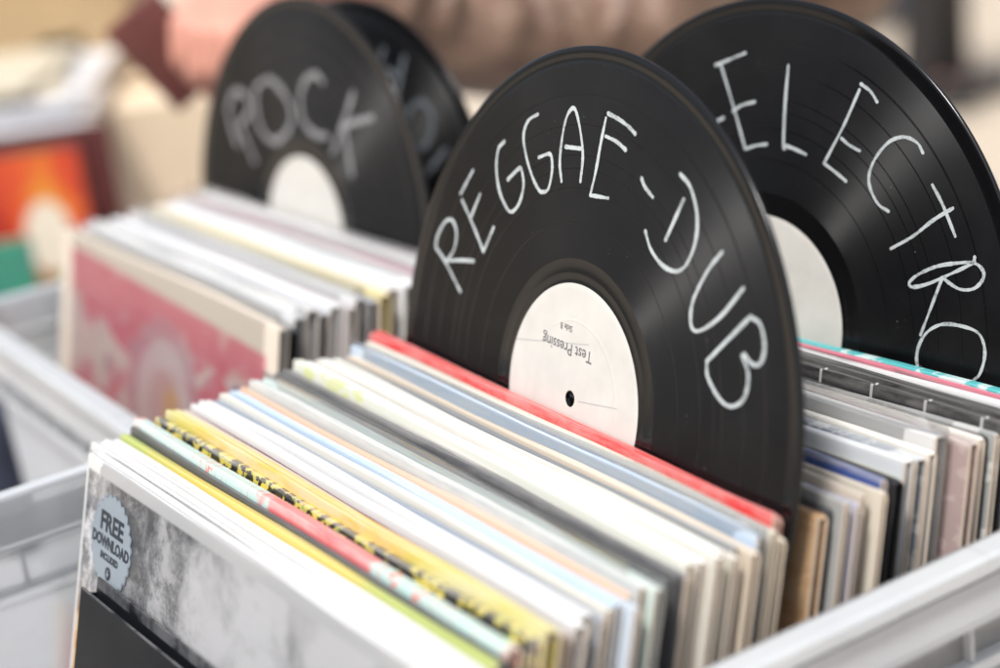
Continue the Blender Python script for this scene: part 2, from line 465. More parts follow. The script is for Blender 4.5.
BACK = [
 (.0072, .0052, (.50,.33,.19), dict(inner='c', pattern='blots', c2=(.42,.26,.14), dh=-.005), 'tan kraft paper sleeve right behind the reggae-dub record'),
 (.0130, .0030, (.07,.07,.075), dict(inner='k', dh=-.003), 'charcoal sleeve right behind the tan kraft one'),
 (.0163, .0030, (.36,.36,.35), dict(inner='k', dh=-.002), 'mid grey sleeve two behind the tan kraft one'),
 (.0196, .0028, BLACK, dict(inner='w', dh=-.004), 'black sleeve in front of the lilac grey one'),
 (.0227, .0031, (.44,.44,.54), dict(inner='k', dh=-.001), 'lilac grey sleeve behind the tan and charcoal ones'),
 (.0261, .0030, (.60,.53,.44), dict(inner='k', dh=-.003), 'beige sleeve right behind the lilac grey one'),
 (.0294, .0030, BLACK, dict(inner='c', dh=-.002), 'black sleeve between a beige one and a cream one behind the reggae-dub record'),
 (.0327, .0031, (.66,.60,.50), dict(inner='c', dh=-.003), 'cream sleeve directly in front of the royal blue one'),
 (.0361, .0033, (.035,.075,.27), dict(inner='c', dh=-.001), 'royal blue record sleeve behind the reggae-dub record'),
 (.0398, .0058, BLACK, dict(inner='k', film=.0, dh=.0005, gloss=.6), 'thick black sleeve with rounded corner, right behind the royal blue one'),
 (.0460, .0036, (.30,.29,.22), dict(inner='c', dh=-.006), 'olive grey sleeve behind the thick black one'),
 (.0500, .0050, (.66,.69,.72), dict(inner='w', pattern='print', film=.003, dh=-.001), 'silvery white sleeve with a small red and blue print on its cover'),
 (.0556, .0060, (.27,.30,.34), dict(inner='w', pattern='blots', c2=(.5,.52,.53), film=.002, dh=.001), 'slate grey mottled record sleeve behind the one with red and blue print'),
 (.0622, .0046, (.70,.68,.63), dict(inner='w', film=.003, dh=-.001), 'ivory sleeve right in front of the tall white one'),
 (.0674, .0066, WHITE, dict(inner='w', film=.004, dh=.004), 'tall white record sleeve behind the reggae-dub record'),
 (.0748, .0052, (.40,.30,.285), dict(inner='c', pattern='blots', c2=(.46,.36,.34), dh=.002), 'rosy brown mottled sleeve right behind the tall white one'),
 (.0806, .0034, (.70,.66,.60), dict(inner='w', dh=-.001), 'cream white sleeve right behind the rosy mottled one'),
 (.0844, .0030, (.03,.03,.035), dict(inner='k', dh=.0), 'black sleeve with a dull edge right behind a cream white one'),
 (.0878, .0032, (.35,.36,.35), dict(inner='w', pattern='blots', c2=(.6,.6,.58), dh=.001), 'grey streaked sleeve in front of the black one with white dashes'),
 (.0914, .0046, (.02,.02,.022), dict(inner='w', pattern='dashes', c2=(.36,.36,.36), dh=.001), 'black sleeve with small white dashes along its top edge'),
 (.0964, .0022, WHITE, dict(inner='w', dh=-.001), 'very thin white sleeve between two black ones near the electro record'),
 (.0990, .0070, (.017,.018,.02), dict(inner='k', gloss=.7, dh=.001), 'thick glossy black sleeve behind the thin white one near the electro record'),
 (.1066, .0058, (.66,.67,.67), dict(inner='w', film=.002, dh=-.002), 'light grey sleeve in plastic behind the thick glossy black one'),
 (.1130, .0056, WHITE, dict(inner='w', film=.002, dh=-.002), 'white sleeve in plastic just in front of the thin pink one'),
 (.1190, .0020, (.66,.20,.26), dict(inner='w', dh=-.002), 'very thin pink sleeve right in front of the turquoise one'),
 (.1216, .0050, (.10,.46,.47), dict(inner='w', pattern='blots', c2=(.55,.70,.68), dh=-.0015), 'turquoise patterned sleeve pressed against the electro record'),
 (.1420, .0050, (.05,.05,.055), dict(inner='k'), 'black sleeve standing right behind the electro record'),
 (.1490, .0050, OFFW, dict(inner='w', film=.003), 'off-white sleeve at the very back of the front crate'),
]
ALL = FRONT + BACK
for i, (y, t, c, o, lab) in enumerate(ALL):
    o = dict(o)
    if i + 1 < len(ALL) and 0 < ALL[i+1][0] - y < .0085:
        t = (ALL[i+1][0] - y)*math.cos(lean_at(y)) - .0007
    if y < .11 and o.get('film', 0) and i not in KEEP_FILM: o['film'] = 0
    mat = sleeve_mat(c, 0.315, o.pop('pattern', None), o.pop('c2', (.02,.02,.02)), o.pop('wear', .45), o.pop('gloss', .3), i)
    dh = o.pop('dh', 0.0)
    dxx = random.uniform(-.005, .005) + (0.003 if y < -0.14 else 0)
    dxx = o.pop('xo', dxx)
    if y > 0.13: o['bow'] = 0.0
    sleeve(dxx, y, t, lean_at(y), yaw_at(y) + random.uniform(-.004, .004), mat, lab, group=GF, h=0.315 + dh + random.uniform(-.0024, .0020), dx=random.choice((.0004, .0006, .001, .002)), **o)

# front picture cover with its sticker
y = -0.1608
fc = sleeve(0.0125, y, .0068, 0.302, math.radians(2.0), front_art(), 'grey and white picture sleeve with round free download sticker at the very front', inner='w', film=.0006, group=GF, h=0.3175, w=0.295, bow=0.0)
def text_bm(body, size, align='CENTER', spacing=1.0, sx=1.0, bold=0.0):
    cu = bpy.data.curves.new('t', 'FONT')
    cu.body = body; cu.size = size; cu.align_x = align; cu.align_y = 'CENTER'
    cu.space_character = spacing; cu.extrude = 0.00006; cu.resolution_u = 3; cu.offset = bold
    o = bpy.data.objects.new('t', cu)
    me = bpy.data.meshes.new_from_object(o)
    bm = bmesh.new(); bm.from_mesh(me)
    bpy.data.objects.remove(o); bpy.data.curves.remove(cu); bpy.data.meshes.remove(me)
    for v in bm.verts: v.co = Vector((v.co.x*sx, -v.co.z, v.co.y))     # face -y, up +z
    return bm
INK = simple('dark_printing_ink', (0.03, 0.035, 0.045), 0.5, 0.1)
STK = simple('pale_blue_grey_sticker', (0.27, 0.31, 0.345), 0.4, 0.04)
RIM = simple('sticker_outline_ink', (0.20, 0.24, 0.28), 0.4, 0.04)
bm = bmesh.new()
def scallop(R0, amp, y, thick):
    b = bmesh.new(); n = 26*8
    f = []; g = []
    for i in range(n):
        a = 2*PI*i/n
        r = R0 + amp*abs(math.sin(13*a))
        f.append(b.verts.new((r*math.cos(a), y, r*math.sin(a)))); g.append(b.verts.new((r*math.cos(a), y+thick, r*math.sin(a))))
    c = b.verts.new((0, y, 0))
    for i in range(n):
        b.faces.new((f[i], f[(i+1) % n], c)); b.faces.new((f[i], f[(i+1) % n], g[(i+1) % n], g[i]))
    return b
sx, sz = -0.1125, 0.3175 - 0.0325
stk = obj('sticker', scallop(0.0205, 0.0015, 0, 0.0002), RIM, fc)
stk.location = (sx, -0.0034 - 0.0006, sz)
s2 = obj('sticker_face', scallop(0.0197, 0.0015, -0.00012, 0.0001), STK, stk)
words = [('FREE', .0118, .0080, 1.12, .0004), ('DOWNLOAD', .0071, -.0008, 1.0, .0003), ('INCLUDED', .0042, -.0070, 1.0, .0002)]
tb = bmesh.new()
for wd, size, z, sxx, bd in words:
    b = text_bm(wd, size, sx=sxx*0.92, bold=bd)
    for v in b.verts: v.co += Vector((0, -0.00022, z))
    merge(tb, b)
for seg in range(1):                                                # round icon under the words
    b = bmesh.new()
    bmesh.ops.create_cone(b, cap_ends=True, segments=24, radius1=.0030, radius2=.0030, depth=.0001)
    for v in b.verts: v.co = Vector((v.co.x, -0.00022 + v.co.z*0.5, v.co.y - 0.0135))
    merge(tb, b)
obj('sticker_print', tb, INK, stk)
ab = bmesh.new()
vs = [ab.verts.new((x, -0.0004, z - 0.0135)) for x, z in ((-.0005,.0017),(.0005,.0017),(.0005,-.0001),(.0015,-.0001),(0,-.0018),(-.0015,-.0001),(-.0005,-.0001))]
ab.faces.new(vs)
obj('sticker_arrow', ab, STK, stk)

# black slipcase leaning on the picture cover
def scuffed_card():
    N = NT('black_card')
    co = N.coord()
    a = N.noise(co, 14, 5, 0.6); s1 = N.noise(N.mapping(co, (30, 1, 260)), 1.0, 6, 0.85, 0.8); s2 = N.noise(N.mapping(co, (240, 1, 50)), 1.0, 6, 0.85, 0.8)
    f = N.math('MULTIPLY', N.math('ADD', N.step(s1, 0.66, 0.71), N.step(s2, 0.68, 0.72)), 0.16)
    zz = N.sep(co)[2]
    e = N.math('MULTIPLY', N.step(zz, 0.2608, 0.2618), N.step(N.noise(N.mapping(co, (60, 1, 60)), 1.0, 4), 0.35, 0.6))
    col = N.mix(N.math('ADD', f, N.math('MULTIPLY', e, 0.35), clamp=True), (0.006, 0.007, 0.0095), (0.30, 0.30, 0.31))
    return N.done(N.pbr(col, N.math('MULTIPLY_ADD', a, 0.30, 0.28), Specular_IOR_Level=0.35))
BLK_CARD = scuffed_card()
sc = empty('record_slipcase', (0, 0, 0), (0, 0, 0))
tag(sc, 'black card slipcase leaning on the front of the grey picture sleeve', 'slipcase')
def slipcase_bm(w, h, t, wall=0.0012):
    bm = bmesh.new()
    box_bm(-w/2, w/2, -t/2, -t/2 + wall, 0, h, 0.0003, bm)
    box_bm(-w/2, w/2, t/2 - wall, t/2, 0, h + 0.004, 0.0003, bm)
    for s in (-1, 1):
        a, b = sorted((s*w/2, s*(w/2 - wall)))
        box_bm(a, b, -t/2 + wall + 0.00002, t/2 - wall - 0.00002, 0, h - 0.003, 0, bm)
    box_bm(-w/2 + wall, w/2 - wall, -t/2 + wall + 0.00002, t/2 - wall - 0.00002, 0, wall, 0, bm)
    return bm
obj('case', slipcase_bm(.255, .262, .0085), BLK_CARD, sc)
obj('record_tray', box_bm(-.1255, .1255, -.0022, .0022, .0013, .2555, .0003), simple('dark_tray_card', (.02, .02, .021), .6), sc)
SL = 0.302
Rm = Euler((-SL, 0, math.radians(2.0))).to_matrix()
# its back face touches the front of the picture cover
fp = Vector(fc.location)
nrm = Rm @ Vector((0, -1, 0)); upv = Rm @ Vector((0, 0, 1)); rgt = Rm @ Vector((1, 0, 0))
sc.location = fp + nrm*(0.0034 + 0.0016 + 0.0043) + rgt*(0.009) + upv*0.0025
sc.rotation_euler = (-SL, 0, math.radians(2.0))

# ------------------------------------------------------------------ records used as dividers
def vinyl_mat(name, base, rough_lo, rough_hi, aniso, dust, coat):
    N = NT(name)
    co = N.coord(); s = N.sep(co)
    r = N.math('SQRT', N.math('ADD', N.math('MULTIPLY', s[0], s[0]), N.math('MULTIPLY', s[2], s[2])))
    rv = N.n('ShaderNodeCombineXYZ'); N.set(rv.inputs[0], r)
    band = N.noise(rv.outputs[0], 420, 4, 0.7)
    fine = N.noise(rv.outputs[0], 2600, 2, 0.6)
    smear = N.noise(co, 28, 5, 0.6, 0.8)
    rough = N.math('MULTIPLY_ADD', N.math('ADD', N.math('MULTIPLY', band, 0.6), N.math('MULTIPLY', smear, 0.4)), rough_hi - rough_lo, rough_lo)
    hair = N.noise(N.mapping(co, (35, 1, 300), (0, 0, 0)), 1.0, 7, 0.85, 0.6)
    hair2 = N.noise(N.mapping(co, (280, 1, 45), (3, 0, 0)), 1.0, 7, 0.85, 0.8)
    vo = N.n('ShaderNodeTexVoronoi'); vo.inputs['Scale'].default_value = 420; N.set(vo.inputs['Vector'], co)
    sp = N.math('MULTIPLY', N.math('LESS_THAN', vo.outputs['Distance'], 0.14), N.math('GREATER_THAN', N.noise(co, 38, 4, 0.7), 0.62))
    lint = N.step(N.noise(N.mapping(co, (1, 1, 1)), 160, 6, 0.8, 4.0), 0.66, 0.70)
    df = N.math('MULTIPLY', N.math('MAXIMUM', sp, N.math('MULTIPLY', lint, N.step(smear, 0.45, 0.65))), dust, clamp=True)
    df = N.math('ADD', df, N.math('MULTIPLY', N.math('ADD', N.step(hair, 0.69, 0.73), N.step(hair2, 0.70, 0.74)), dust*0.35), clamp=True)
    film = N.math('MULTIPLY', N.step(smear, 0.40, 0.75), dust*0.035)
    c0 = N.mix(N.math('MULTIPLY', fine, 0.5), base, tuple(x*1.9 for x in base))
    col = N.mix(N.math('ADD', df, film, clamp=True), c0, (0.36, 0.35, 0.34))
    tg = N.n('ShaderNodeTangent', _direction_type='RADIAL', _axis='Y')
    sh = N.pbr(col, rough, Anisotropic=aniso, Anisotropic_Rotation=0.25, IOR=1.52, Specular_IOR_Level=0.34, Coat_Weight=coat, Coat_Roughness=0.07, Coat_IOR=1.4, Normal=N.bump(N.math('ADD', N.math('MULTIPLY', band, .3), fine), 0.05, 0.0002))
    N.t.links.new(tg.outputs[0], sh.inputs['Tangent'])
    return N.done(sh)
GROOVE = vinyl_mat('grooved_vinyl', (0.0028, 0.0028, 0.0032), 0.42, 0.50, 0.98, 0.30, 0.03)
SMOOTH = vinyl_mat('smooth_vinyl', (0.004, 0.004, 0.0045), 0.10, 0.22, 0.0, 0.12, 0.0)
LABEL = simple('record_label_paper', (0.60, 0.58, 0.535), 0.75, 0.06, 60, 0.08)
def pen_mat(name, c, thin):
    N = NT(name)
    co = N.coord()
    a = N.noise(co, 130, 5, 0.7); k = N.noise(N.mapping(co, (900, 1, 900)), 1.0, 3, 0.8)
    f = N.math('MULTIPLY', N.step(N.math('ADD', N.math('MULTIPLY', a, .6), N.math('MULTIPLY', k, .5)), 0.50, 0.74), thin)
    return N.done(N.pbr(N.mix(f, c, tuple(x*0.22 for x in c)), 0.75))
CHALK = pen_mat('white_paint_pen', (0.50, 0.54, 0.545), 0.85)

def vinyl_bm(R):
    k = R/0.1507
    prof = [(.0036,.0010,0),(.0495*k,.0010,0),(.0500*k,.0009,1),(.0535*k,.0008,1),(.0540*k,.00090,1),(.0548*k,.0008,1),(.0600*k,.0008,1),(.0606*k,.00088,1),(.0640*k,.0008,0)]
    rng = random.Random(3)
    r = .0640
    tracks = [.0762,.0908,.0990,.1046,.1175,.1302,.1308]
    for tr in tracks:
        prof += [(tr*k - .0002, .0008, 0), (tr*k + .0002 + .00025*rng.random(), .0008, 1)]
    prof += [(.1432*k,.0008,0),(.1436*k,.00072,1),(.1458*k,.00078,1),(.1470*k,.00100,1),(.1490*k,.00115,1),(.1500*k,.00105,1),(.1506*k,.00070,1),(.1507*k,0,1)]
    n = 220
    bm = bmesh.new()
    def ring(r, y): return [bm.verts.new((r*math.cos(2*PI*i/n), y, r*math.sin(2*PI*i/n))) for i in range(n)]
    F = [ring(r, -y) for r, y, _ in prof]
    B = [ring(r, y) for r, y, _ in prof[:-1]] + [F[-1]]
    for side in (F, B):
        for j in range(len(prof)-1):
            m = 1 if prof[j+1][2] else 0
            for i in range(n):
                f = bm.faces.new((side[j][i], side[j][(i+1) % n], side[j+1][(i+1) % n], side[j+1][i]))
                f.material_index = m; f.smooth = True
    for i in range(n):
        f = bm.faces.new((F[0][i], B[0][i], B[0][(i+1) % n], F[0][(i+1) % n])); f.material_index = 1
    return bm

def label_bm(R, r0=.0036, y0=-.00115, y1=-.00098):
    bm = bmesh.new(); n = 120
    rad = (r0, R*0.30, R*0.66, R*0.68, R*0.70, R*0.96, R)
    def ring(r, y): return [bm.verts.new((r*math.cos(2*PI*i/n), y, r*math.sin(2*PI*i/n))) for i in range(n)]
    ys = (y0, y0, y0, y0 - 0.00007, y0, y0, y1 - 0.00002)
    G = [ring(r, y) for r, y in zip(rad, ys)] + [ring(R, y1), ring(r0, y1)]
    G.append(G[0])
    for a, b in zip(G[:-1], G[1:]):
        for i in range(n): bm.faces.new((a[i], a[(i+1) % n], b[(i+1) % n], b[i]))
    return bm

def smooth_path(pts, sub=7):
    P = [Vector((x/1000, z/1000)) for x, z in pts]
    if len(P) < 3:
        a, b = P
        return [a.lerp(b, i/8) for i in range(9)]
    closed = (P[0] - P[-1]).length < 1e-5
    out = []
    n = len(P)
    for i in range(n-1):
        p0 = P[i-1] if i > 0 else (P[-2] if closed else P[0]*2 - P[1])
        p1, p2 = P[i], P[i+1]
        p3 = P[i+2] if i+2 < n else (P[1] if closed else P[-1]*2 - P[-2])
        for s in range(sub):
            t = s/sub
            out.append(0.5*((2*p1) + (p2-p0)*t + (2*p0-5*p1+4*p2-p3)*t*t + (3*p1-p0-3*p2+p3)*t**3))
    out.append(P[-1])
    return out

def strokes_bm(strokes, width, k=1.0, rng=random.Random(5)):
    """pen strokes: slightly uneven ribbons with round ends lying on the face of the record"""
    bm = bmesh.new()
    lift = 0.0
    for st in strokes:
        pts = smooth_path(st)
        P = [p*k for p in pts]
        # even spacing
        Q = [P[0]]
        for p in P[1:]:
            if (p - Q[-1]).length > 0.0007: Q.append(p)
        if (Q[-1] - P[-1]).length > 1e-6: Q.append(P[-1])
        lift += 0.000004
        y = -0.00083 - lift
        ph = rng.uniform(0, 6)
        L = []; Rr = []
        n = len(Q)
        for i, p in enumerate(Q):
            d = (Q[min(i+1, n-1)] - Q[max(i-1, 0)]).normalized()
            nrm = Vector((-d.y, d.x))
            w = width/2*(1 + 0.13*math.sin(i*0.30 + ph) + 0.08*math.sin(i*0.83 + 2*ph) + rng.uniform(-0.13, 0.13))
            a = p + nrm*w; b = p - nrm*w
            L.append(bm.verts.new((a.x, y, a.y))); Rr.append(bm.verts.new((b.x, y, b.y)))
        for i in range(n-1): bm.faces.new((L[i], L[i+1], Rr[i+1], Rr[i]))
        for end, sgn in ((0, -1), (n-1, 1)):
            d = (Q[1] - Q[0] if end == 0 else Q[-1] - Q[-2]).normalized()
            a0 = math.atan2(d.y, d.x)*1.0
            c = Q[end]
            v0, v1 = (L[end], Rr[end])
            fan = []
            for q in range(1, 7):
                an = PI/2 - PI*q/7
                dirv = Vector((math.cos(an)*d.x*sgn - math.sin(an)*d.y, math.cos(an)*d.y*sgn + math.sin(an)*d.x))
                pt = c + dirv*width/2
                fan.append(bm.verts.new((pt.x, y, pt.y)))
            bm.faces.new([v0] + fan + [v1])
    ex = bmesh.ops.extrude_face_region(bm, geom=bm.faces[:])
    for v in [e for e in ex['geom'] if isinstance(e, bmesh.types.BMVert)]: v.co.y -= 0.00004
    return bm

GD = 'records standing as handwritten genre dividers'
FAINT = pen_mat('faded_grey_chalk', (0.26, 0.26, 0.265), 1.0)
FAINT2 = pen_mat('faint_blue_grey_chalk', (0.14, 0.155, 0.175), 0.6)
def divider(center, yaw, lean, strokes, width, label, R=0.1507, lr=0.0500, pen=None):
    root = empty('vinyl_record', center, (-lean, 0, yaw))
    tag(root, label, 'vinyl record', GD)
    obj('disc', vinyl_bm(R), [GROOVE, SMOOTH], root)
    lb = obj('label', label_bm(lr), LABEL, root)
    obj('handwriting', strokes_bm(strokes, width), pen or CHALK, root)
    return root, lb
REG=[[(-100.7, 26.8), (-117.3, 38.1), (-127.6, 43.2)], [(-127.6, 43.2), (-126.8, 48.9), (-120.6, 56.9), (-113.9, 58.7), (-108.9, 53.4), (-110.2, 45.0), (-116.0, 38.7)], [(-116.0, 38.7), (-102.7, 41.5), (-90.9, 43.3)], [(-108.1, 72.6), (-98.8, 84.8)], [(-106.2, 69.6), (-95.2, 60.5), (-82.7, 49.3)], [(-96.5, 63.7), (-90.5, 74.7)], [(-82.7, 49.3), (-75.8, 61.8)], [(-73.1, 101.8), (-77.7, 97.6), (-78.0, 89.1), (-73.7, 79.3), (-66.2, 72.6), (-61.1, 71.5), (-55.7, 76.3), (-53.5, 84.3), (-55.8, 90.4), (-58.4, 91.6), (-67.2, 85.2)], [(-47.2, 117.1), (-54.5, 113.4), (-57.3, 106.5), (-53.5, 97.7), (-46.7, 89.3), (-40.6, 84.6), (-37.1, 84.2), (-33.1, 86.2), (-31.5, 93.4), (-32.3, 98.8), (-34.9, 101.3), (-43.1, 98.6)], [(-23.3, 91.1), (-26.0, 98.7), (-26.1, 108.7), (-24.4, 117.9), (-21.1, 122.4), (-17.8, 122.3), (-13.4, 115.7), (-9.7, 107.3), (-8.6, 101.2), (-8.8, 93.1)], [(-22.8, 106.0), (-11.0, 106.8)], [(6.6, 123.8), (15.3, 122.2), (22.4, 120.1), (27.3, 117.9)], [(6.7, 114.3), (14.7, 113.1), (21.9, 110.6)], [(5.4, 121.5), (3.5, 110.8), (1.8, 98.2), (-0.4, 88.5)], [(-0.4, 88.5), (12.8, 89.3)], [(34.8, 100.9), (37.6, 97.9), (43.7, 94.6)], [(64.1, 96.8), (55.3, 79.2)], [(60.3, 106.2), (67.6, 102.1), (73.5, 92.7), (74.6, 82.6), (71.1, 73.2), (65.3, 68.5), (55.8, 68.7), (46.6, 73.5), (41.2, 80.3)], [(91.5, 80.9), (84.2, 72.5), (77.5, 60.0), (76.9, 51.8), (79.7, 47.9), (85.9, 49.8), (95.9, 57.5), (106.4, 69.8)], [(89.9, 37.9), (112.5, 60.3)], [(112.5, 60.3), (118.8, 58.6), (122.6, 51.0), (121.4, 44.6), (116.9, 43.2), (111.6, 45.7)], [(110.6, 44.8), (115.4, 38.5), (114.6, 29.7), (108.2, 24.6), (100.6, 25.4), (91.8, 31.9), (89.9, 37.9)]]
ELE=[[(-39.9, 117.4), (-20.5, 124.4)], [(-36.1, 117.3), (-25.8, 97.1), (-17.5, 79.7)], [(-26.6, 96.5), (-21.2, 99.8), (-12.7, 102.2)], [(-17.4, 79.5), (-10.5, 81.8), (-3.5, 83.2)], [(-41.4, 84.2), (-37.6, 90.3), (-32.9, 92.8)], [(7.6, 120.4), (6.9, 102.3), (7.2, 84.0), (8.1, 82.2)], [(7.2, 84.0), (14.1, 82.9), (21.4, 81.1)], [(51.8, 115.6), (57.6, 112.8), (61.7, 108.5)], [(51.2, 112.9), (43.2, 96.3), (32.9, 78.3)], [(42.4, 90.6), (47.4, 88.0), (53.4, 86.2)], [(32.9, 78.3), (41.4, 74.5), (46.6, 71.8)], [(88.9, 89.1), (85.2, 93.2), (77.7, 94.8), (69.6, 91.6), (62.6, 83.6), (59.8, 76.0), (61.1, 70.2), (65.9, 64.1), (72.1, 61.6)], [(95.2, 76.0), (101.2, 68.7), (109.2, 56.0)], [(106.9, 67.6), (97.0, 61.1), (86.3, 52.4), (74.9, 45.4)], [(120.1, 48.7), (118.8, 45.7), (107.2, 38.9), (96.4, 33.2), (88.3, 30.5), (86.5, 32.2), (91.1, 36.5), (100.5, 41.5), (111.4, 44.7), (119.9, 46.1), (124.8, 43.7), (125.1, 39.9), (120.9, 35.3), (114.0, 33.8), (107.5, 35.7), (104.6, 37.4)], [(104.1, 37.3), (99.6, 24.5), (94.6, 10.3)], [(93.7, -2.6), (93.9, 4.8), (98.2, 12.3), (105.9, 17.1), (115.4, 18.2), (124.2, 17.2), (128.2, 12.8), (129.1, 6.5), (127.4, -0.3), (124.6, -3.5), (118.0, -8.9), (106.9, -11.3), (97.5, -7.9), (93.7, -2.6)]]
ROC=[[(-89.6, 45.7), (-96.1, 55.5), (-102.4, 67.6)], [(-102.4, 67.6), (-93.1, 79.8), (-77.8, 80.4), (-70.6, 71.1), (-84.9, 59.2)], [(-85.8, 59.2), (-66.6, 37.4)], [(-47.3, 92.2), (-60.7, 85.0), (-62.5, 73.5), (-56.2, 59.8), (-39.5, 53.4), (-22.3, 60.3), (-13.3, 72.3), (-20.7, 83.5), (-36.8, 92.1), (-47.3, 92.2)], [(25.8, 97.4), (18.3, 101.0), (4.2, 95.6), (-2.5, 83.2), (0.7, 70.7), (14.2, 64.3), (29.8, 64.0)], [(63.0, 94.0), (51.1, 74.9), (36.9, 55.2)], [(84.0, 81.1), (54.7, 73.4), (53.5, 63.8), (58.9, 44.3)]]
HO=[[(33.2, 117.5), (25.3, 104.0), (18.4, 91.3)], [(55.9, 114.4), (50.3, 101.2), (44.0, 87.8)], [(27.5, 106.0), (51.0, 102.2)], [(69.3, 88.1), (59.2, 81.7), (55.7, 70.3), (62.5, 61.8), (72.1, 60.9), (80.6, 69.1), (82.9, 80.3), (77.1, 87.0), (69.3, 88.1)], [(74.1, 44.5), (95.6, 61.6)]]
rg, lb = divider((0.0060, 0.0050, 0.0080), -0.0295, 0.2522, REG, 0.0017, 'black vinyl record with REGGAE-DUB handwritten in white and a test pressing label')
b = text_bm('Test Pressing', 0.0074, sx=0.98)
for v in b.verts: v.co = Vector((-v.co.x, v.co.y - 0.00125, -v.co.z))
for v in b.verts: v.co += Vector((-0.006, 0, 0.0212))
b2 = text_bm('Side B', 0.0040, sx=0.95)
for v in b2.verts: v.co = Vector((-v.co.x - 0.008, v.co.y - 0.00125, -v.co.z + 0.0300))
merge(b, b2)
obj('label_print', b, simple('grey_label_ink', (0.16, 0.15, 0.15), 0.7, 0.1), lb)
b = bmesh.new()
def rule(x0, z0, x1, z1, w=0.00022):
    d = Vector((x1-x0, z1-z0)).normalized(); n = Vector((-d.y, d.x))*w
    vs = [b.verts.new((x, -0.00122, z)) for x, z in ((x0+n.x, z0+n.y), (x1+n.x, z1+n.y), (x1-n.x, z1-n.y), (x0-n.x, z0-n.y))]
    b.faces.new(vs)
rule(-.047, .0160, .0105, .0262); rule(.0060, .0004, .0352, .0046)
obj('label_rule', b, simple('pale_rule_ink', (0.45, 0.44, 0.43), 0.7, 0.05), lb)

divider((-0.0180, 0.1336, 0.0020), 0.0861, 0.1832, ELE, 0.0015, 'black vinyl record with ELECTRO handwritten in white, at the right')
divider((-0.4000, 0.0798, -0.0056), 0.0504, 0.1509, ROC, 0.0042, 'blurred black vinyl record with ROCK handwritten in pale grey, at the left', R=0.1475, lr=0.0480, pen=FAINT)
divider((-0.4017, 0.1214, -0.0144), 0.0845, 0.1202, HO, 0.0042, 'black vinyl record with letters HO, half hidden behind the ROCK one', R=0.1475, lr=0.0480, pen=FAINT2)

# ------------------------------------------------------------------ left crate records
def pink_art():
    N = NT('pink_cover_art')
    co = N.coord(); s = N.sep(co); x, z = s[0], s[2]
    a = N.noise(N.mapping(co, (1, 0, 1.3)), 17, 4, 0.55, 0.7)
    b = N.noise(N.mapping(co, (1, 0, 1), (5, 0, 3)), 48, 4, 0.6, 0.5)
    sky = N.step(N.math('ADD', z, N.math('MULTIPLY', N.math('SUBTRACT', a, 0.5), 0.05)), 0.268, 0.282)
    m = N.math('MAXIMUM', N.math('MULTIPLY', sky, N.math('SUBTRACT', 1.0, N.math('MULTIPLY', N.step(b, 0.55, 0.68), 0.45))), N.step(a, 0.44, 0.54))
    pk = N.mix(b, (0.58, 0.045, 0.075), (0.64, 0.17, 0.21))
    col = N.mix(m, (0.64, 0.47, 0.41), pk)
    col = N.mix(N.math('MULTIPLY', N.step(b, 0.60, 0.66), N.math('SUBTRACT', 1.0, sky)), col, (0.30, 0.20, 0.25))
    def dist(cx, cz):
        dx = N.math('SUBTRACT', x, cx); dz = N.math('SUBTRACT', z, cz)
        return N.math('SQRT', N.math('ADD', N.math('MULTIPLY', dx, dx), N.math('MULTIPLY', dz, dz)))
    d = dist(0.014, 0.236)
    col = N.mix(N.math('MULTIPLY', N.step(d, 0.058, 0.050), 0.7), col, (0.50, 0.24, 0.27))
    col = N.mix(N.math('MULTIPLY', N.step(d, 0.044, 0.038), N.math('MULTIPLY_ADD', b, .6, .3)), col, (0.66, 0.56, 0.51))
    col = N.mix(N.math('MULTIPLY', N.step(d, 0.026, 0.020), 0.7), col, (0.55, 0.26, 0.24))
    col = N.mix(N.step(dist(0.026, 0.240), 0.015, 0.008), col, (0.62, 0.32, 0.12))
    col = N.mix(N.math('LESS_THAN', dist(0.118, 0.262), 0.012), col, (0.12, 0.10, 0.22))
    bo = N.math('MULTIPLY', N.math('MULTIPLY', N.step(x, -0.148, -0.145), N.step(x, 0.152, 0.149)), N.step(z, 0.309, 0.306))
    slant = N.step(N.math('MULTIPLY_ADD', x, 0.03, z), 0.305, 0.301)
    col = N.mix(N.math('MULTIPLY', bo, slant), (0.70, 0.61, 0.50), col)
    return N.done(N.pbr(col, 0.5, Coat_Weight=0.2, Coat_Roughness=0.2))
GR = 'records filed upright in the left crate'
sleeve(-.3720, -.0330, .0060, .235, 0.0, pink_art(), 'cream bordered sleeve with red and pink art at the front of the left crate', inner='c', film=.003, group=GR, w=.330, h=.316)
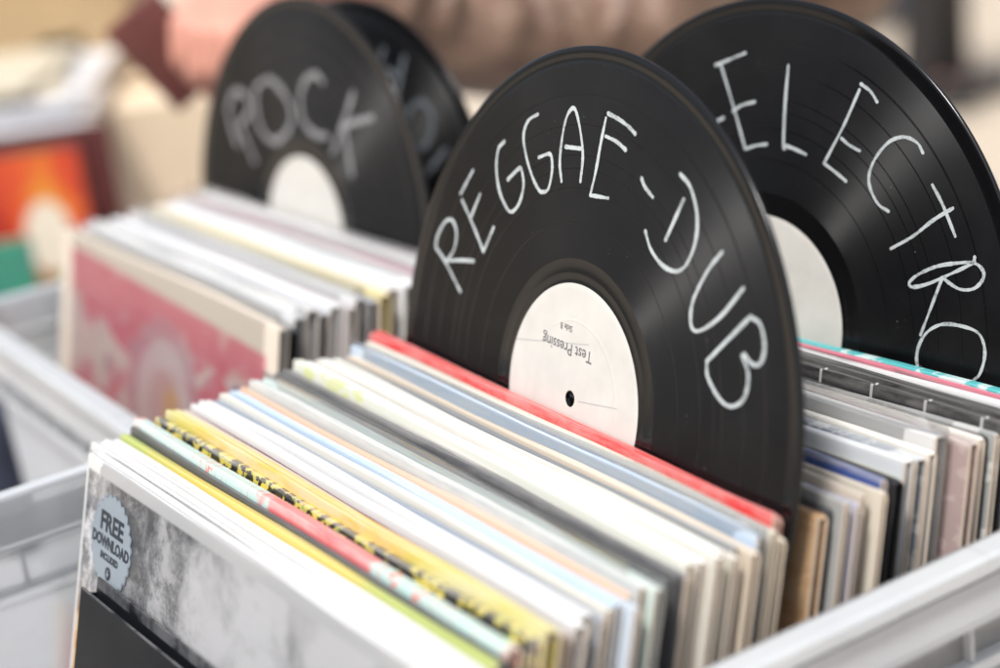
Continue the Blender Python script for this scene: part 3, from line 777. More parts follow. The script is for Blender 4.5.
ROCK = [
 (.0030, BLACK, 'k', 0, -.002, 'thin black sleeve right behind the red and pink art cover'),
 (.0060, (.62,.64,.66), 'w', .005, .002, 'pale grey sleeve second behind the red and pink art cover'),
 (.0060, WHITE, 'w', .006, .004, 'white sleeve with bright plastic near the front of the left crate'),
 (.0040, (.40,.41,.43), 'k', .004, .001, 'grey sleeve right behind the bright plastic one in the left crate'),
 (.0050, (.70,.72,.74), 'w', .005, .003, 'silvery sleeve behind the plain grey one in the left crate'),
 (.0040, (.45,.42,.42), 'w', .003, .002, 'warm grey sleeve at the middle of the left crate'),
 (.0055, WHITE, 'w', .006, .005, 'white sleeve right behind the warm grey one in the left crate'),
 (.0045, (.33,.35,.42), 'k', .004, .003, 'slate blue-grey sleeve before the yellow one in the left crate'),
 (.0050, (.66,.55,.22), 'c', .002, .005, 'yellow sleeve seen at the right end of the left crate'),
 (.0055, (.70,.66,.60), 'c', .005, .006, 'cream sleeve right behind the yellow one in the left crate'),
 (.0055, (.72,.74,.76), 'w', .006, .007, 'pale silver sleeve two behind the yellow one in the left crate'),
 (.0055, WHITE, 'w', .006, .008, 'white plastic covered sleeve in front of the magenta one'),
 (.0040, (.50,.07,.20), 'w', .003, .008, 'magenta sleeve near the ROCK record, showing at the right end'),
 (.0060, WHITE, 'w', .007, .009, 'white plastic covered sleeve right behind the magenta one'),
 (.0060, (.76,.76,.76), 'w', .006, .010, 'pale sleeve just in front of the ROCK record'),
]
y = -.0262
for i, (t, c, inn, fl, dh, lab) in enumerate(ROCK):
    t += .0013
    if i not in (1, 6, 11, 13): fl = 0
    f = (y + .0278)/.11
    sleeve(-.3680 + random.uniform(-.004, .004), y, t, .232 - .075*f, .045*f, sleeve_mat(c, 0.315, seed=i), lab, inner=inn, film=fl, group=GR, h=.3155 + dh - .0125*f, dx=random.choice((.0005,.001,.002)))
    y += t + .0004
for i, (yy, t, c, lab) in enumerate([(.0865, .005, OFFW, 'off-white sleeve right behind the ROCK record'), (.0940, .005, GREY, 'grey sleeve between the ROCK and HO records'), (.1015, .005, (.55,.5,.42), 'tan sleeve just in front of the HO record'),
                     (.1320, .005, (.08,.08,.09), 'black sleeve right behind the HO record'), (.1400, .006, OFFW, 'white sleeve at the back of the left crate')]):
    sleeve(-.3720, yy, t, .150 - .3*(yy - .09), .055 + .5*(yy - .09), sleeve_mat(c, 0.315, seed=i), lab, inner='w', film=.0, group=GR, bow=0.0003)

# ------------------------------------------------------------------ crates
def crate(name_loc, hx, y0, y1, zr, label, dimples, plastic):
    cx, cy = name_loc, (y0 + y1)/2
    hy = (y1 - y0)/2
    root = empty('storage_crate', (cx, cy, -.3085))
    tag(root, label, 'crate', 'translucent plastic record crates')
    zr = zr + .3085
    def ring(bm, off, z, r=.022):
        L = []
        ax, ay = hx + off, hy + off
        rr = max(.004, r + off)
        for sx, sy, a0 in ((1, 1, 0), (-1, 1, PI/2), (-1, -1, PI), (1, -1, 1.5*PI)):
            for k in range(7):
                a = a0 + PI/2*k/6
                L.append(bm.verts.new((sx*(ax - rr) + rr*math.cos(a), sy*(ay - rr) + rr*math.sin(a), z)))
        return L
    def loft(bm, prof, closed=False):
        Rs = [ring(bm, o, z) for o, z in prof]
        if closed: Rs.append(Rs[0])
        n = len(Rs[0])
        for a, b in zip(Rs[:-1], Rs[1:]):
            for i in range(n): bm.faces.new((a[i], a[(i+1) % n], b[(i+1) % n], b[i]))
        return Rs
    T = .0022
    bm = bmesh.new()
    Rs = loft(bm, [(-.009, .0025), (-.003, zr - .10), (-.0015, zr - .0520), (-.0024, zr - .0500), (-.0024, zr - .0475), (-.0012, zr - .0460), (-.0008, zr - .0270), (-.0018, zr - .0255), (-.0018, zr - .0230), (-.0006, zr - .0218), (0, zr - .0003), (T*0.5, zr), (T, zr - .0003), (-.003 + T, zr - .10), (-.009 + T, 0)])
    bm.faces.new(Rs[0]); bm.faces.new(Rs[-1][::-1])
    if dimples:
        for sx in (-1, 1):
            for i in range(34):
                for j in range(10):
                    b = bmesh.new()
                    bmesh.ops.create_icosphere(b, subdivisions=1, radius=.0017)
                    zz = .055 + j*.0135
                    xx = hx - .009 + .006*zz/(zr - .10)
                    for v in b.verts: v.co = Vector((sx*(xx - .0002) + v.co.x*0.6, -hy + .02 + i*.0165 + (j % 2)*.008 + v.co.y, zz + v.co.z))
                    merge(bm, b)
    obj('tub', bm, plastic, root)
    bm = bmesh.new()
    loft(bm, [(T + .0003, zr + .0004), (.0110, zr + .0004), (.0136, zr - .0010), (.0142, zr - .006), (.0128, zr - .006), (.0120, zr - .0024), (T + .0003, zr - .0018)], True)
    for prof in ([(.0092, zr - .0100), (.0108, zr - .0098), (.0128, zr - .0240), (.0108, zr - .0240)],
                 [(T + .0003, zr - .0242), (.0128, zr - .0242), (.0128, zr - .0265), (T - .0004, zr - .0262)],
                 [(-.0006 + T, zr - .046), (.0085, zr - .046), (.0085, zr - .0500), (-.0008 + T, zr - .0490)]):
        loft(bm, prof, True)
    n = int((2*hy - .08)/.048)
    for sx in (-1, 1):
        for i in range(n + 1):
            yy = -hy + .04 + i*(2*hy - .08)/n
            for za, zb, wo in ((zr - .0098, zr - .0022, .0100), (zr - .0459, zr - .0266, .0062)):
                a, b = sorted((sx*(hx + T), sx*(hx + wo)))
                box_bm(a, b, yy - .011 if wo > .009 else yy - .0011, yy + .011 if wo > .009 else yy + .0011, za, zb, 0, bm)
    n = 7
    for sy in (-1, 1):
        for i in range(n + 1):
            xx = -hx + .04 + i*(2*hx - .08)/n
            for za, zb, wo in ((zr - .0098, zr - .0022, .0100), (zr - .0459, zr - .0266, .0062)):
                a, b = sorted((sy*(hy + T), sy*(hy + wo)))
                box_bm(xx - .011 if wo > .009 else xx - .0011, xx + .011 if wo > .009 else xx + .0011, a, b, za, zb, 0, bm)
    obj('rim', bm, MILK_THICK, root)
    return root
crate(0.0, .1760, -.285, .300, -.0260, 'translucent white plastic crate in front holding the reggae-dub and electro records', True, MILK)
crate(-.3795, .1760, -.098, .480, -.0400, 'translucent white plastic crate at the left holding the ROCK record', False, MILK_DENSE)

# ------------------------------------------------------------------ setting
def ground_mat():
    N = NT('sandy_gravel')
    co = N.coord()
    a = N.noise(co, 0.5, 5); b = N.noise(co, 60, 4, 0.7)
    col = N.mix(b, N.ramp(a, [(0.3, (0.50, 0.42, 0.32)), (0.7, (0.58, 0.49, 0.38))]), (0.45, 0.38, 0.30))
    return N.done(N.pbr(col, 0.95, Normal=N.bump(b, 0.4, 0.01)))
bm = bmesh.new()
bmesh.ops.create_grid(bm, x_segments=8, y_segments=8, size=2500)
g = obj('ground', bm, ground_mat()); g.location = (0, 0, -1.06); tag(g, kind='structure')

CLOTH = simple('pale_table_cloth', (0.48, 0.48, 0.50), 0.9, 0.05, 12, 0.05)
WOOD = simple('trestle_wood', (0.30, 0.20, 0.11), 0.6, 0.25, 12)
t = empty('market_table', (-.75, .10, -1.06)); tag(t, 'long market table under a pale grey cloth carrying the crates and boxes', 'table')
def cloth_bm(x0, x1, y0, y1, z, drop):
    b = bmesh.new()
    per = []
    n = 60; m = 20
    for i in range(n): per.append((x0 + (x1-x0)*i/n, y0, 0, -1))
    for i in range(m): per.append((x1, y0 + (y1-y0)*i/m, 1, 0))
    for i in range(n): per.append((x1 - (x1-x0)*i/n, y1, 0, 1))
    for i in range(m): per.append((x0, y1 - (y1-y0)*i/m, -1, 0))
    rows = []
    for j, (dz, push) in enumerate(((0, 0), (-.012, .006), (-drop*.5, .5), (-drop, 1))):
        r = []
        for i, (x, y, nx, ny) in enumerate(per):
            w = (.006 if j == 1 else .006 + push*(.012 + .018*math.sin(i*1.3) + .01*math.sin(i*.47))) if j else 0
            r.append(b.verts.new((x + nx*w, y + ny*w, z + dz)))
        rows.append(r)
    b.faces.new(rows[0])
    for p, q in zip(rows[:-1], rows[1:]):
        for i in range(len(p)): b.faces.new((p[i], p[(i+1) % len(p)], q[(i+1) % len(p)], q[i]))
    return b
obj('table_cloth', cloth_bm(-1.75, 1.22, -.56, .50, .7505, .30), CLOTH, t, True)
obj('table_top', box_bm(-1.74, 1.21, -.55, .49, .715, .7485, .003), WOOD, t)
for x in (-1.6, 1.05):
    for yy in (-.48, .42):
        obj('leg', box_bm(x-.02, x+.02, yy-.02, yy+.02, 0, .715, .002), WOOD, t)

CARD = simple('cardboard', (0.78, 0.63, 0.45), 0.8, 0.07, 8)
CARD2 = simple('tan_cardboard', (0.46, 0.33, 0.18), 0.8, 0.10, 8)
TAPE = simple('brown_packing_tape', (0.36, 0.23, 0.10), 0.35, 0.1)
HOLE = simple('hand_hole_shadow_card', (0.10, 0.07, 0.04), 0.9, 0.1)
TZ = -.3085
def rot_box(name, w, d, h, loc, rz, mat, parent=None, bevel=.003):
    o = obj(name, box_bm(-w/2, w/2, -d/2, d/2, 0, h, bevel), mat, parent)
    if parent is None: o.location = loc; o.rotation_euler = (0, 0, rz)
    return o
def carton(w, d, h, loc, rz, mat, label, hole=False):
    r = empty('cardboard_box', loc, (0, 0, rz)); tag(r, label, 'box')
    th = .004
    b = bmesh.new()
    if hole:                                    # front wall with a hand hole: four strips round the opening
        hc, hw, z0, z1 = .082, .026, .268, .296
        box_bm(-w/2, hc-hw, -d/2, -d/2+th, 0, h, .0005, b); box_bm(hc+hw, w/2, -d/2, -d/2+th, 0, h, .0005, b)
        box_bm(hc-hw, hc+hw, -d/2, -d/2+th, 0, z0, 0, b); box_bm(hc-hw, hc+hw, -d/2, -d/2+th, z1, h, 0, b)
    else:
        box_bm(-w/2, w/2, -d/2, -d/2+th, 0, h, .0005, b)
    box_bm(-w/2, w/2, d/2-th, d/2, 0, h, .0005, b)
    box_bm(-w/2, -w/2+th, -d/2+th, d/2-th, 0, h, 0, b); box_bm(w/2-th, w/2, -d/2+th, d/2-th, 0, h, 0, b)
    box_bm(-w/2+th, w/2-th, -d/2+th, d/2-th, 0.001, th, 0, b)
    obj('walls', b, mat, r)
    b = bmesh.new()
    box_bm(-w/2, w/2, -d/2, -.0015, h + .0005, h + .004, .0006, b); box_bm(-w/2, w/2, .0015, d/2, h + .0005, h + .004, .0006, b)
    obj('lid_flap', b, mat, r)
    b = bmesh.new(); box_bm(-w/2 - .0008, w/2 + .0008, -.024, .024, h + .0042, h + .0048, 0, b)
    obj('packing_tape', b, TAPE, r)
    return r
# facing the camera side (+x, -y); local -y is the printed front
FACE = math.radians(62)
carton(.300, .26, .238, (-1.4065, .302, TZ), FACE, CARD, 'pale cardboard box behind the left crate with white sleeves piled on it')
carton(.34, .24, .385, (-1.665, .295, TZ), FACE, CARD2, 'tan cardboard box with a dark hand hole, furthest at the upper left', hole=True)

# orange record sleeve in front of a dark maroon one, leaning on the boxes
def orange_art():
    N = NT('orange_cover_art')
    co = N.coord(); s = N.sep(co); x, z = s[0], s[2]
    a = N.noise(N.mapping(co, (1, 0, 1)), 14, 3, 0.5, 0.8)
    f = N.math('ADD', N.math('ADD', N.math('MULTIPLY', a, 0.9), N.math('MULTIPLY', N.math('ABSOLUTE', N.math('SUBTRACT', x, .085)), -5.0)), N.math('MULTIPLY_ADD', z, 1.8, -0.34))
    col = N.ramp(f, [(0.15, (0.38, 0.02, 0.01)), (0.40, (0.62, 0.07, 0.015)), (0.58, (0.66, 0.20, 0.02)), (0.76, (0.70, 0.42, 0.06))])
    dx = N.math('DIVIDE', N.math('SUBTRACT', x, .078), .024); dz = N.math('DIVIDE', N.math('SUBTRACT', z, .160), .038)
    e = N.math('ADD', N.math('MULTIPLY', dx, dx), N.math('MULTIPLY', dz, dz))
    col = N.mix(N.step(e, 1.2, 0.75), col, (0.75, 0.66, 0.52))
    dz2 = N.math('DIVIDE', N.math('SUBTRACT', z, .095), .030)
    e2 = N.math('ADD', N.math('MULTIPLY', dx, dx), N.math('MULTIPLY', dz2, dz2))
    col = N.mix(N.step(e2, 1.2, 0.75), col, (0.25, 0.20, 0.05))
    edge = N.math('MULTIPLY', N.step(x, 0.1215, 0.1195), N.step(z, 0.2475, 0.2455))
    col = N.mix(edge, (0.07, 0.015, 0.012), col)
    return N.done(N.pbr(col, 0.45))
GB = 'record sleeves leaning behind the left crate'
sleeve(-1.2010, .1080, .006, .10, FACE, sleeve_mat((.10,.022,.02), .315, seed=1), 'dark maroon sleeve behind the orange one at the left edge', inner=None, group=GB, floor=TZ, h=.258, w=.25)
sleeve(-1.1660, .0650, .006, .10, FACE, orange_art(), 'orange and yellow sleeve with a white oval shape at the left edge', inner=None, group=GB, floor=TZ, h=.252, w=.25)
sleeve(-1.093, .008, .006, .10, math.radians(70), sleeve_mat((.04,.27,.16), .315, pattern='blots', c2=(.05,.16,.15)), 'sea green record sleeve at the left edge beside the left crate', inner=None, group=GB, floor=TZ, h=.1805, w=.18)

# loose pile of white sleeves lying on the boxes
GP = 'white sleeves piled flat on the cardboard box'
pile = [(.330, -.020, 0, 'lowest white sleeve in the flat pile on the pale cardboard box', (.80,.81,.84)), (.325, -.012, 4, 'second white sleeve up in the flat pile on the pale cardboard box', (.80,.80,.82)),
        (.320, -.018, -3, 'third white sleeve up in the flat pile on the pale cardboard box', (.78,.79,.82)), (.26, -.030, 8, 'beige sleeve second from the top of the flat pile on the pale box', (.62,.55,.42)), (.25, -.040, -9, 'topmost pale sand coloured sleeve of the flat pile on the pale box', (.66,.60,.47))]
z = TZ + .2438 + .0006
for i, (w, off, a, lab, c) in enumerate(pile):
    th = .010
    r = empty('flat_record_sleeve', (-1.437 - off, .172 + off, z), (0, 0, FACE + math.radians(a*.6)))
    tag(r, lab, 'record', GP)
    b = box_bm(-w/2, w/2, -w/2, w/2, 0, th, .002)
    bmesh.ops.subdivide_edges(b, edges=b.edges[:], cuts=3, use_grid_fill=True)
    for v in b.verts: v.co.z += .0015*math.sin(v.co.x*14 + i)*math.cos(v.co.y*11 + i) if False else 0
    obj('jacket', b, sleeve_mat(c, .315, seed=i), r)
    z += th + .0004

# ------------------------------------------------------------------ people
def blob(parts, voxel, smooth=4):
    """one continuous surface grown from tapered limbs"""
    bm = bmesh.new()
    for p in parts:
        if len(p) == 4:
            a, b, ra, rb = Vector(p[0]), Vector(p[1]), p[2], p[3]
            d = b - a; L = max(d.length, 1e-4)
            q = d.to_track_quat('Z', 'Y').to_matrix().to_4x4()
            for c, r in ((a, ra), (b, rb)):
                t_ = bmesh.new(); bmesh.ops.create_icosphere(t_, subdivisions=3, radius=r)
                for v in t_.verts: v.co += c
                merge(bm, t_)
            t_ = bmesh.new(); bmesh.ops.create_cone(t_, cap_ends=True, segments=20, radius1=ra, radius2=rb, depth=L)
            m = Matrix.Translation((a + b)/2) @ q
            for v in t_.verts: v.co = m @ v.co
            merge(bm, t_)
        else:
            c, rad, rot = p
            t_ = bmesh.new(); bmesh.ops.create_icosphere(t_, subdivisions=3, radius=1)
            m = Euler(rot).to_matrix()
            for v in t_.verts: v.co = Vector(c) + m @ Vector((v.co.x*rad[0], v.co.y*rad[1], v.co.z*rad[2]))
            merge(bm, t_)
    me = bpy.data.meshes.new('tmp'); bm.to_mesh(me); bm.free()
    o = bpy.data.objects.new('tmp', me); COL.objects.link(o)
    rm = o.modifiers.new('r', 'REMESH'); rm.mode = 'VOXEL'; rm.voxel_size = voxel
    sm = o.modifiers.new('s', 'SMOOTH'); sm.factor = 0.5; sm.iterations = smooth
    dg = bpy.context.evaluated_depsgraph_get(); dg.update()
    res = bpy.data.meshes.new_from_object(o.evaluated_get(dg))
    bpy.data.objects.remove(o); bpy.data.meshes.remove(me)
    for pl in res.polygons: pl.use_smooth = True
    return res
def part(name, me, mat, root):
    me.name = name; me.materials.clear(); me.materials.append(mat)
    o = bpy.data.objects.new(name, me)
    o.parent = root
    o.matrix_parent_inverse = Matrix.Identity(4)
    COL.objects.link(o)
    return o
SKIN = simple('skin', (0.56, 0.26, 0.19), 0.5, 0.10, 25, 0.05, Subsurface_Weight=0.15, Subsurface_Radius=(.01,.004,.002))
HAIR = simple('dark_hair', (0.035, 0.022, 0.015), 0.5, 0.3, 60)
def V(*a): return Vector(a)

def head_parts(neck, head, f):
    """head ellipsoid with nose, chin and ears; f = facing direction (horizontal)"""
    f = Vector(f).normalized(); s = Vector((-f.y, f.x, 0)); yaw = math.atan2(f.y, f.x) - PI/2
    P = [(neck, head - V(0,0,.06), .055, .052), (head + V(0,0,.02), (.076, .095, .105), (0,0,yaw)), (head + f*.025 - V(0,0,.07), (.055,.065,.055), (0,0,yaw)),
         (head + f*.088 + V(0,0,.012), head + f*.108 - V(0,0,.028), .011, .016), (head + f*.080 - V(0,0,.062), (.026,.016,.011), (0,0,yaw))]
    for k in (-1, 1): P.append((head + s*.079*k - V(0,0,.005), (.012,.022,.034), (0,0,yaw)))
    return P, s, yaw

def face_bits(root, head, f, s, yaw, M=Matrix.Identity(4)):
    EYE = simple('eye', (0.05, 0.04, 0.035), 0.2, 0.1)
    for k in (-1, 1):
        b = bmesh.new(); bmesh.ops.create_icosphere(b, subdivisions=2, radius=.013)
        c = head + f*.081 + s*.033*k + V(0,0,.018)
        for v in b.verts: v.co = c + Vector((v.co.x, v.co.y, v.co.z*.7))
        obj('eye', b, EYE, root, True)
    me = blob([(head + V(0,0,.05) - f*.015, (.088,.104,.095), (0,0,yaw)), (head - f*.05 - V(0,0,.02), (.078,.06,.085), (0,0,yaw))], .008, 3)
    part('hair', me, HAIR, root)

# --- the browser behind the table: left forearm level above the crates, hand flipping a maroon single
JACKET = None
def leather():
    N = NT('brown_leather')
    co = N.coord()
    a = N.noise(co, 15, 5, 0.62, 1.4); b = N.noise(co, 160, 3)
    col = N.ramp(a, [(0.30, (0.11, 0.063, 0.042)), (0.5, (0.20, 0.122, 0.083)), (0.72, (0.29, 0.187, 0.133))])  # dark and pale tones paint the shading of folds into the leather colour
    return N.done(N.pbr(col, 0.45, Normal=N.bump(N.math('ADD', a, N.math('MULTIPLY', b, .2)), 0.5, 0.012)))
LEATHER = leather()
DENIM_D = simple('dark_trousers', (0.025, 0.022, 0.022), 0.85, 0.25, 40)
SHOE = simple('black_shoe', (0.012, 0.012, 0.013), 0.4, 0.2)
OX, OY = -1.03, .88                                # where the person stands
root = empty('person', (OX, OY, -1.06))
tag(root, 'person in a brown leather jacket leaning over the far side, hand on a maroon sleeve', 'person')
def L(v): return Vector(v) - Vector((OX, OY, -1.06))
hipL, hipR = L((OX+.09, OY, -.14)), L((OX-.09, OY, -.14))
chest = L((-.885, .845, .21)); pelvis = L((OX, OY-.01, -.10)); waist = L((-.905, .925, .03))
shL, shR = L((-.715, .80, .30)), L((-1.055, .80, .30))
elL, wrL = L((-.652, .530, .010)), L((-.688, .258, .113))
elR, wrR = L((-1.13, .62, .03)), L((-1.08, .42, .06))
neck, head = L((-.885, .76, .38)), L((-.880, .69, .53))
f = Vector((.02, -1, 0)).normalized()
HP, s_, yw = head_parts(neck, head, f)
ftL, ftR = L((OX+.10, OY+.02, -1.0)), L((OX-.10, OY+.10, -1.0))
knL, knR = L((OX+.10, OY-.03, -.56)), L((OX-.10, OY-.01, -.56))
def hand(wr, fwd, down, side, parts, curl=1.0, sc=1.0):
    """palm, four bent fingers of unequal length and a thumb leaving the side of the palm"""
    fwd, down, side = Vector(fwd).normalized(), Vector(down).normalized(), Vector(side).normalized()
    palm_end = wr + fwd*.092*sc
    for k, (o, l) in enumerate(((-.036, .040), (-.012, .045), (.012, .043), (.035, .034))):
        base = palm_end + side*o*sc
        parts.append((wr + fwd*.012*sc + side*o*.62*sc, base, .0165*sc, .0125*sc))
        k1 = base + (fwd*.90 + down*.42*curl).normalized()*l*sc
        k2 = k1 + (fwd*.10 + down*.98*curl).normalized()*l*.72*sc
        k3 = k2 + (fwd*-.55 + down*.80*curl).normalized()*l*.58*sc
        parts += [(base, k1, .0108*sc, .0096*sc), (k1, k2, .0096*sc, .0088*sc), (k2, k3, .0088*sc, .0074*sc)]
    t0 = wr + fwd*.030*sc - side*.026*sc + down*.010*sc
    t1 = t0 + (fwd*.55 - side*.55 + down*.55).normalized()*.042*sc
    t2 = t1 + (fwd*.75 + down*.62 - side*.05).normalized()*.033*sc
    t3 = t2 + (fwd*.70 + down*.70).normalized()*.026*sc
    parts += [(t0, t1, .016*sc, .0125*sc), (t1, t2, .0125*sc, .0105*sc), (t2, t3, .0105*sc, .0085*sc)]
body = HP + [(chest, waist, .125, .115), (waist, pelvis, .115, .125), (chest + V(0,-.0,.06), neck, .075, .058), (shL, shR, .062, .062),
        (shL, elL, .048, .038), (elL, wrL, .038, .028), (shR, elR, .048, .038), (elR, wrR, .038, .028),
        (hipL, knL, .085, .058), (knL, ftL, .055, .038), (hipR, knR, .085, .058), (knR, ftR, .055, .038), (pelvis, hipL, .11, .09), (pelvis, hipR, .11, .09),
        (ftL, ftL + V(.01,-.13,-.02), .040, .030), (ftR, ftR + V(-.01,-.13,-.02), .040, .030)]
hand(wrL, (.26, -.96, -.05), (.03, -.10, -.99), (.95, .28, -.10), body, 1.0, .92)
hand(wrR, (.05, -.95, -.10), (.0, -.10, -.99), (.99, .05, 0), body, .6, 1.0)
part('body', blob(body, .0042, 2), SKIN, root)
face_bits(root, head, f, s_, yw)
jk = [(chest, waist, .150, .140), (waist, pelvis - V(0,0,.02), .142, .155), (chest + V(0,-.0,.07), neck - V(0,0,.035), .088, .070), (shL, shR, .078, .078),
      (shL, L((-.672,.65,.13)), .072, .066), (L((-.672,.65,.13)), elL, .066, .058), (elL, L((-.668,.47,.016)), .060, .050), (L((-.668,.47,.016)), L((-.675,.375,.036)), .056, .046), (L((-.680,.375,.040)), L((-.686,.312,.088)), .047, .040),
      (shR, elR, .070, .056), (elR, wrR + V(0,.04,0), .056, .044)]
rc = random.Random(11)
pA, pB, pC = L((-.686,.312,.086)), L((-.652,.530,.010)), L((-.70,.74,.24))
for seg, (q0, q1, r0, r1, n) in enumerate(((pA, pB, .040, .062, 11), (pB, pC, .064, .074, 8))):      # gathered folds of the sleeve
    ax = (q1 - q0).normalized().to_track_quat('Y', 'Z').to_euler()
    for q in range(n):
        t = (q + rc.uniform(.1, .9))/n
        rr = (r0 + (r1 - r0)*t)*rc.uniform(.98, 1.16)
        jk.append((q0.lerp(q1, t) + V(rc.uniform(-.006,.006), 0, rc.uniform(-.006,.006)), (rr, rc.uniform(.007, .016), rr*rc.uniform(.9,1.05)), (ax.x + rc.uniform(-.45,.45), ax.y, ax.z + rc.uniform(-.45,.45))))
for q in range(14):                                                                                  # folds of the jacket body
    t = rc.uniform(0, 1); c = chest.lerp(pelvis, t)
    jk.append((c, (.152*rc.uniform(.95,1.05), .155*rc.uniform(.95,1.05), rc.uniform(.008,.02)), (rc.uniform(-.5,.5), rc.uniform(-.5,.5), 0)))
part('jacket', blob(jk, .0065, 2), LEATHER, root)
tr = [(pelvis, hipL, .135, .108), (pelvis, hipR, .135, .108), (hipL, knL, .102, .075), (knL, ftL + V(0,0,.02), .075, .062), (hipR, knR, .102, .075), (knR, ftR + V(0,0,.02), .075, .062)]
part('trousers', blob(tr, .012, 3), DENIM_D, root)
for ft in (ftL, ftR):
    part('shoe', blob([(ft + V(0,.03,-.005), ft + V(0,-.15,-.018), .052, .040)], .009, 3), SHOE, root)

# dark bag standing on the table left of the left crate
bg_ = empty('shoulder_bag', (-.845, -.060, TZ), (0, 0, math.radians(30)))
tag(bg_, 'dark navy bag on the table at the left edge beside the left crate', 'bag')
NAVY = simple('navy_canvas', (.018, .022, .040), .85, .3, 60, .2)
bb = box_bm(-.09, .09, -.05, .05, 0, .125, .02)
bmesh.ops.subdivide_edges(bb, edges=bb.edges[:], cuts=2, use_grid_fill=True)
obj('bag', bb, NAVY, bg_, True).name = 'body'
hb = bmesh.new(); prev = None
for q in range(17):
    a = PI*q/16
    ring = [hb.verts.new(((.055 + .004*math.cos(w_))*math.cos(a), .008*math.sin(w_), .124 + (.035 + .004*math.cos(w_))*math.sin(a))) for w_ in [PI*2*k/8 for k in range(8)]]
    if prev:
        for k in range(8): hb.faces.new((prev[k], prev[(k+1) % 8], ring[(k+1) % 8], ring[k]))
    prev = ring
obj('handle', hb, NAVY, bg_, True)

# the maroon wallet the hand holds
MAR = simple('maroon_leather', (0.13, 0.035, 0.028), 0.4, 0.25, 20, 0.2)
hs = empty('wallet', (-.765, .150, .066), (.10, -.57, math.radians(60)))
tag(hs, 'dark maroon leather wallet held in the fingers of the person', 'wallet')
for s in (-1, 1):
    obj('flap', box_bm(-.027, .027, s*.0035 - .0030, s*.0035 + .0030, -.043, .043, .0025), MAR, hs, True)
# --- two passers-by far off on the gravel
def passer(loc, rz, trousers, top, label, stride=.12):
    root = empty('person', loc, (0, 0, rz)); tag(root, label, 'person')
    f = V(0, -1, 0)
    hL, hR = V(.09, 0, .90), V(-.09, 0, .90)
    kL, kR = V(.10, -stride*.9, .49), V(-.10, stride*.3, .49)
    aL, aR = V(.10, -stride, .085), V(-.10, stride*1.3, .11)
    neck, head = V(0, .0, 1.48), V(0, -.015, 1.63)
    HP, s, yw = head_parts(neck, head, f)
    sL, sR = V(.18, 0, 1.40), V(-.18, 0, 1.40)
    eL, eR = V(.23, .06, 1.12), V(-.23, -.04, 1.12)
    wL, wR = V(.22, -.02, .88), V(-.22, -.16, .89)
    B = HP + [(V(0,0,1.33), V(0,0,1.08), .13, .115), (V(0,0,1.08), V(0,0,.93), .115, .13), (V(0,0,1.38), neck, .08, .056), (sL, sR, .06, .06),
         (sL, eL, .048, .038), (eL, wL, .038, .027), (sR, eR, .048, .038), (eR, wR, .038, .027), (hL, kL, .085, .058), (kL, aL, .056, .038), (hR, kR, .085, .058), (kR, aR, .056, .038),
         (aL, aL + V(0,-.13,-.045), .038, .03), (aR, aR + V(0,-.13,-.045), .038, .03)]
    hand(wL, (0, -.15, -.98), (-.7, -.5, 0), (0, 1, -.1), B, .4, .95); hand(wR, (0, -.15, -.98), (.7, -.5, 0), (0, 1, -.1), B, .4, .95)
    part('body', blob(B, .009, 2), SKIN, root)
    face_bits(root, head, f, s, yw)
    J = [(V(0,0,1.33), V(0,0,1.08), .152, .14), (V(0,0,1.08), V(0,0,.90), .14, .155), (V(0,0,1.38), neck - V(0,0,.03), .09, .07), (sL, sR, .075, .075), (sL, eL, .065, .054), (eL, wL + V(0,0,.03), .054, .042), (sR, eR, .065, .054), (eR, wR + V(0,0,.03), .054, .042)]
    part('jacket', blob(J, .012, 2), top, root)
    T = [(V(0,0,.93), hL, .13, .105), (V(0,0,.93), hR, .13, .105), (hL, kL, .105, .075), (kL, aL + V(0,0,.02), .075, .064), (hR, kR, .105, .075), (kR, aR + V(0,0,.02), .075, .064)]
    part('trousers', blob(T, .012, 2), trousers, root)
    for a in (aL, aR):
        part('shoe', blob([(a + V(0,.03,-.03), a + V(0,-.17,-.045), .05, .040)], .010, 2), SHOE, root)
passer((-3.42, 3.66, -1.06), math.radians(141), DENIM_D, simple('charcoal_coat', (.03,.03,.034), .8), 'far person in black trousers and black shoes on the sandy ground', .05)
passer((-4.52, 4.44, -1.06), math.radians(321), simple('blue_denim', (.07,.11,.19), .85, .2, 40), simple('navy_coat', (.03,.04,.07), .8), 'farthest person in blue jeans walking over the sandy ground', .10)

# things standing on the ground far behind
W1 = simple('white_carton', (.72,.72,.72), .7, .05); B1 = simple('blue_tub', (.12,.22,.36), .45, .1); K1 = simple('dark_case', (.03,.025,.03), .6, .2)
def far_box(name, label, cat, w, d, h, loc, rz, mat, lidname):
    r = empty(name, loc, (0, 0, rz)); tag(r, label, cat)
    obj('walls', box_bm(-w/2, w/2, -d/2, d/2, 0, h*.85, .01), mat, r)
    obj(lidname, box_bm(-w/2 - .012, w/2 + .012, -d/2 - .012, d/2 + .012, h*.85 + .001, h, .008), mat, r)
far_box('white_box', 'white box on the ground far behind the HO record', 'box', .17, .17, .22, (-7.15, 3.92, -1.06), .5, W1, 'lid')
far_box('blue_tub', 'pale blue tub on the ground beside the far white box', 'tub', .16, .18, .24, (-6.98, 4.04, -1.06), .5, B1, 'lid')
far_box('dark_case', 'dark case standing between the far tub and the leather jacket', 'case', .16, .18, .26, (-6.84, 4.17, -1.06), .5, K1, 'lid')

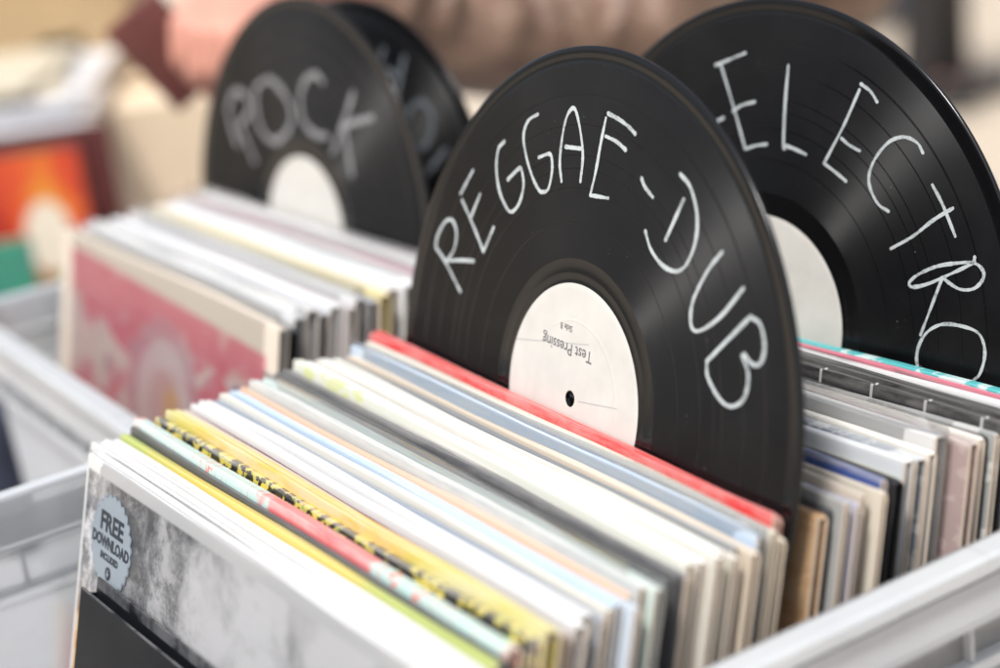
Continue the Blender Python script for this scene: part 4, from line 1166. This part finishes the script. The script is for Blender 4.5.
# ------------------------------------------------------------------ light, sky, camera
w = bpy.data.worlds.new('World'); S.world = w; w.use_nodes = True
nt = w.node_tree; bgd = nt.nodes['Background']
sky = nt.nodes.new('ShaderNodeTexSky'); sky.sky_type = 'NISHITA'; sky.sun_disc = False
SUN_EL, SUN_AZ = math.radians(65), math.radians(151)        # azimuth measured from +Y towards +X
sky.sun_elevation = SUN_EL; sky.sun_rotation = SUN_AZ
sky.air_density = 1.0; sky.dust_density = 4.0; sky.ozone_density = 1.0
hs_ = nt.nodes.new('ShaderNodeHueSaturation'); hs_.inputs['Saturation'].default_value = 0.55
nt.links.new(sky.outputs[0], hs_.inputs['Color']); nt.links.new(hs_.outputs[0], bgd.inputs[0])
bgd.inputs[1].default_value = 0.068
sd = bpy.data.lights.new('sun', 'SUN'); sd.energy = 1.5; sd.angle = math.radians(11); sd.color = (1.0, 0.985, 0.96)
so = bpy.data.objects.new('sun', sd); COL.objects.link(so)
dirv = Vector((math.sin(SUN_AZ)*math.cos(SUN_EL), math.cos(SUN_AZ)*math.cos(SUN_EL), math.sin(SUN_EL)))
so.rotation_euler = dirv.to_track_quat('Z', 'Y').to_euler(); so.location = (0, 0, 5)

cd = bpy.data.cameras.new('camera'); cam = bpy.data.objects.new('camera', cd); COL.objects.link(cam)
Mc = Matrix(((0.537126, -0.209842, 0.816983), (0.833976, 0.277268, -0.477082), (-0.126411, 0.937598, 0.323931))).to_4x4()
Mc.translation = (0.621280, -0.385657, 0.290959)
cam.matrix_world = Mc
cd.sensor_width = 36; cd.lens = 65.14; cd.clip_end = 6000; cd.clip_start = 0.02
cd.dof.use_dof = True; cd.dof.focus_distance = 0.765; cd.dof.aperture_fstop = 3.4; cd.dof.aperture_blades = 0
S.camera = cam
S.view_settings.view_transform = 'Standard'; S.view_settings.look = 'None'
S.view_settings.exposure = 1.30; S.view_settings.gamma = 1
S.cycles.max_bounces = 10; S.cycles.transparent_max_bounces = 28; S.cycles.use_denoising = True
S.cycles.caustics_reflective = False; S.cycles.caustics_refractive = False
